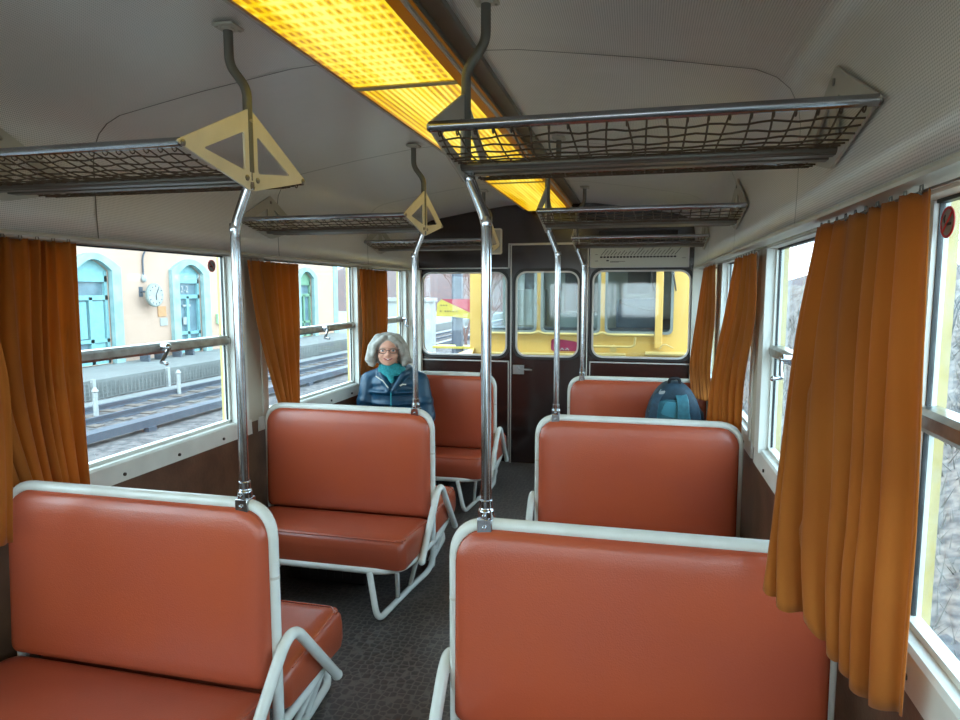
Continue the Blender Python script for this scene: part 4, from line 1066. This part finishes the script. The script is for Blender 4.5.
# white hut, direction sign and post seen through the left end window
b = MB(); b.box((-.75, -.75, 0), (.75, -.55, 2.30)); b.box((-.78, -.80, 2.30), (.78, -.50, 2.38)); b.cur = 1; b.box((.25, -.76, .2), (.55, -.74, 1.9)); o = b.build('trackside_hut', [M['whitepaint'], M['bluedoor']], smooth=False); o.location = (-4.53, 15, -1.06); tag(o, 'white trackside hut seen through the left end window', 'hut')
sn = empty('direction_sign', (-2.55, 12, -1.06), 'yellow and red wedge shaped sign board on a grey post outside the end window', 'sign')
b = MB(); b.box((-.06, -.06, 0), (.06, .06, 3.3)); b.build('post', M['grey'], sn, smooth=False)
plate('yellow_board', [[(-.42, 2.06), (-.40, 2.30), (-.32, 2.38), (.40, 2.06), (.40, 2.0), (-.1, 2.06)]], .03, 'xz', (0, -.09, 0), M['signyellow'], sn)
plate('red_board', [[(-.32, 2.385), (.45, 2.385), (.45, 2.07), (.40, 2.065)]], .03, 'xz', (0, -.085, 0), M['signred'], sn)
b = MB()
for z, xs in ((2.26, (-.33, -.28, -.23)), (2.15, (-.34, -.25, -.20, -.15, -.10, -.03))):
    for x in xs: b.box((x, -.112, z), (x+.022, -.104, z+.022))
b.build('lettering', M['ink'], sn, smooth=False)
b = MB(); b.box((-.5, -.1, 1.46), (.25, .3, 1.50)); b.build('yellow_ledge', M['signyellow'], sn, smooth=False)

# bare trees and shrubs
def bare_tree(nm, x, y, z, h, m_, seed, label, cat='shrub', spread=.55, depth=5, r0=.03, group=None):
    rnd = random.Random(seed); b = MB()
    def br(p, d, ln, r_, k):
        q = p+d*ln*.5+Vector((rnd.uniform(-.04,.04),)*3)*ln; e = p+d*ln
        b.tube([p, q, e], [r_, r_*.85, r_*.65], 4 if k < 2 else 3, cap=False)
        if k >= depth: return
        for _ in range(3 if k < 4 else 2):
            nd = (d+Vector((rnd.uniform(-1,1), rnd.uniform(-1,1), rnd.uniform(-.25,.8)))*spread).normalized()
            br(p+d*ln*rnd.uniform(.55, 1), nd, ln*rnd.uniform(.6, .82), r_*.6, k+1)
    for _ in range(2): br(Vector((rnd.uniform(-.1,.1), rnd.uniform(-.1,.1), 0)), Vector((rnd.uniform(-.25,.25), rnd.uniform(-.25,.25), 1)).normalized(), h*.34, r0, 0)
    o = b.build(nm, m_, smooth=False); o.location = (x, y, z); tag(o, label, cat, group)
for i, (x, y, h, lb) in enumerate(((-6.6, 28, 5.5, 'bare reddish tree left of the direction sign post'), (-4.4, 22, 4.6, 'bare reddish tree just behind the direction sign post'), (-7.4, 34, 6, 'bare reddish tree farthest left through the end window'), (-1.9, 27, 4.2, 'bare reddish tree beside the yellow railcar corner'))):
    bare_tree('bare_tree', x, y, -1.1, h, M['wood'], 40+i, lb, 'tree', group='bare trees beyond the end window', r0=.06)

# ------------------------------------------------------------ outside right: dry bank and shrubs
def bank_z(x, y):
    t = max(0, min(1, (x-2.6)/5.5)); return -1.1+2.75*(t*t*(3-2*t))+.10*math.sin(x*3+y*1.7)*t+.07*math.sin(y*4.1+x)*t
b = MB(); nx, ny = 40, 90; vs = []
for j in range(ny):
    for i in range(nx): x = 1.9+i*.28; y = -8+j*.5; vs.append((x, y, bank_z(x, y)+random.uniform(-.03, .03)*(1 if x > 2.7 else 0)))
b.add(vs, [(j*nx+i, j*nx+i+1, (j+1)*nx+i+1, (j+1)*nx+i) for j in range(ny-1) for i in range(nx-1)])
tag(b.build('bank', M['drygrass']), 'slope of pale dry grass outside the right windows', kind='structure')
b = MB(); rnd = random.Random(9)
for _ in range(9000):
    y = rnd.uniform(.8, 24); x = rnd.uniform(2.7, 7.5); z = bank_z(x, y); h = rnd.uniform(.08, .3); a = rnd.uniform(0, 2*PI); dx, dy = math.cos(a), math.sin(a)
    w_ = rnd.uniform(.004, .01)*(1+y*.06); lx, ly = rnd.uniform(-.15, .15), rnd.uniform(-.15, .15)
    b.add([(x-dx*w_, y-dy*w_, z-.02), (x+dx*w_, y+dy*w_, z-.02), (x+lx, y+ly, z+h)], [(0,1,2)])
tag(b.build('dry_grass', M['grassblade'], smooth=False), 'pale dry grass tufts covering the bank', 'grass', kind='stuff')
n_sh = 0
spots = [(4.6,3.6,1.9),(5.0,5.0,2.2),(5.4,6.6,2.3),(5.2,8.2,2.4),(5.8,10.0,2.6),(5.5,12.0,2.7),(6.2,14.2,2.9),(5.9,17.0,3.0),(6.8,20.0,3.2),(6.3,23.5,3.4),(4.0,4.3,1.5),(4.2,6.9,1.6)]
for i, (x, y, h) in enumerate(spots):
    lb = 'tangled bare shrub on the dry bank outside the right windows'
    bare_tree('bare_shrub', x, y, bank_z(x, y)-.03, h, M['bluetwig'], 60+i, lb, 'shrub', .75, 6, .016, 'bare shrubs on the right bank')
# pale cream mast beside the nearest right window
b = MB(); b.tube([(0,0,0), (0,0,4.2)], [.05, .05], 10); b.box((-.12,-.12,0), (.12,.12,.1)); o = b.build('catenary_mast', M['paleyellow'], smooth=True); o.location = (2.55, 3.3, -1.06); tag(o, 'slim pale yellow mast close outside the nearest right window', 'post')
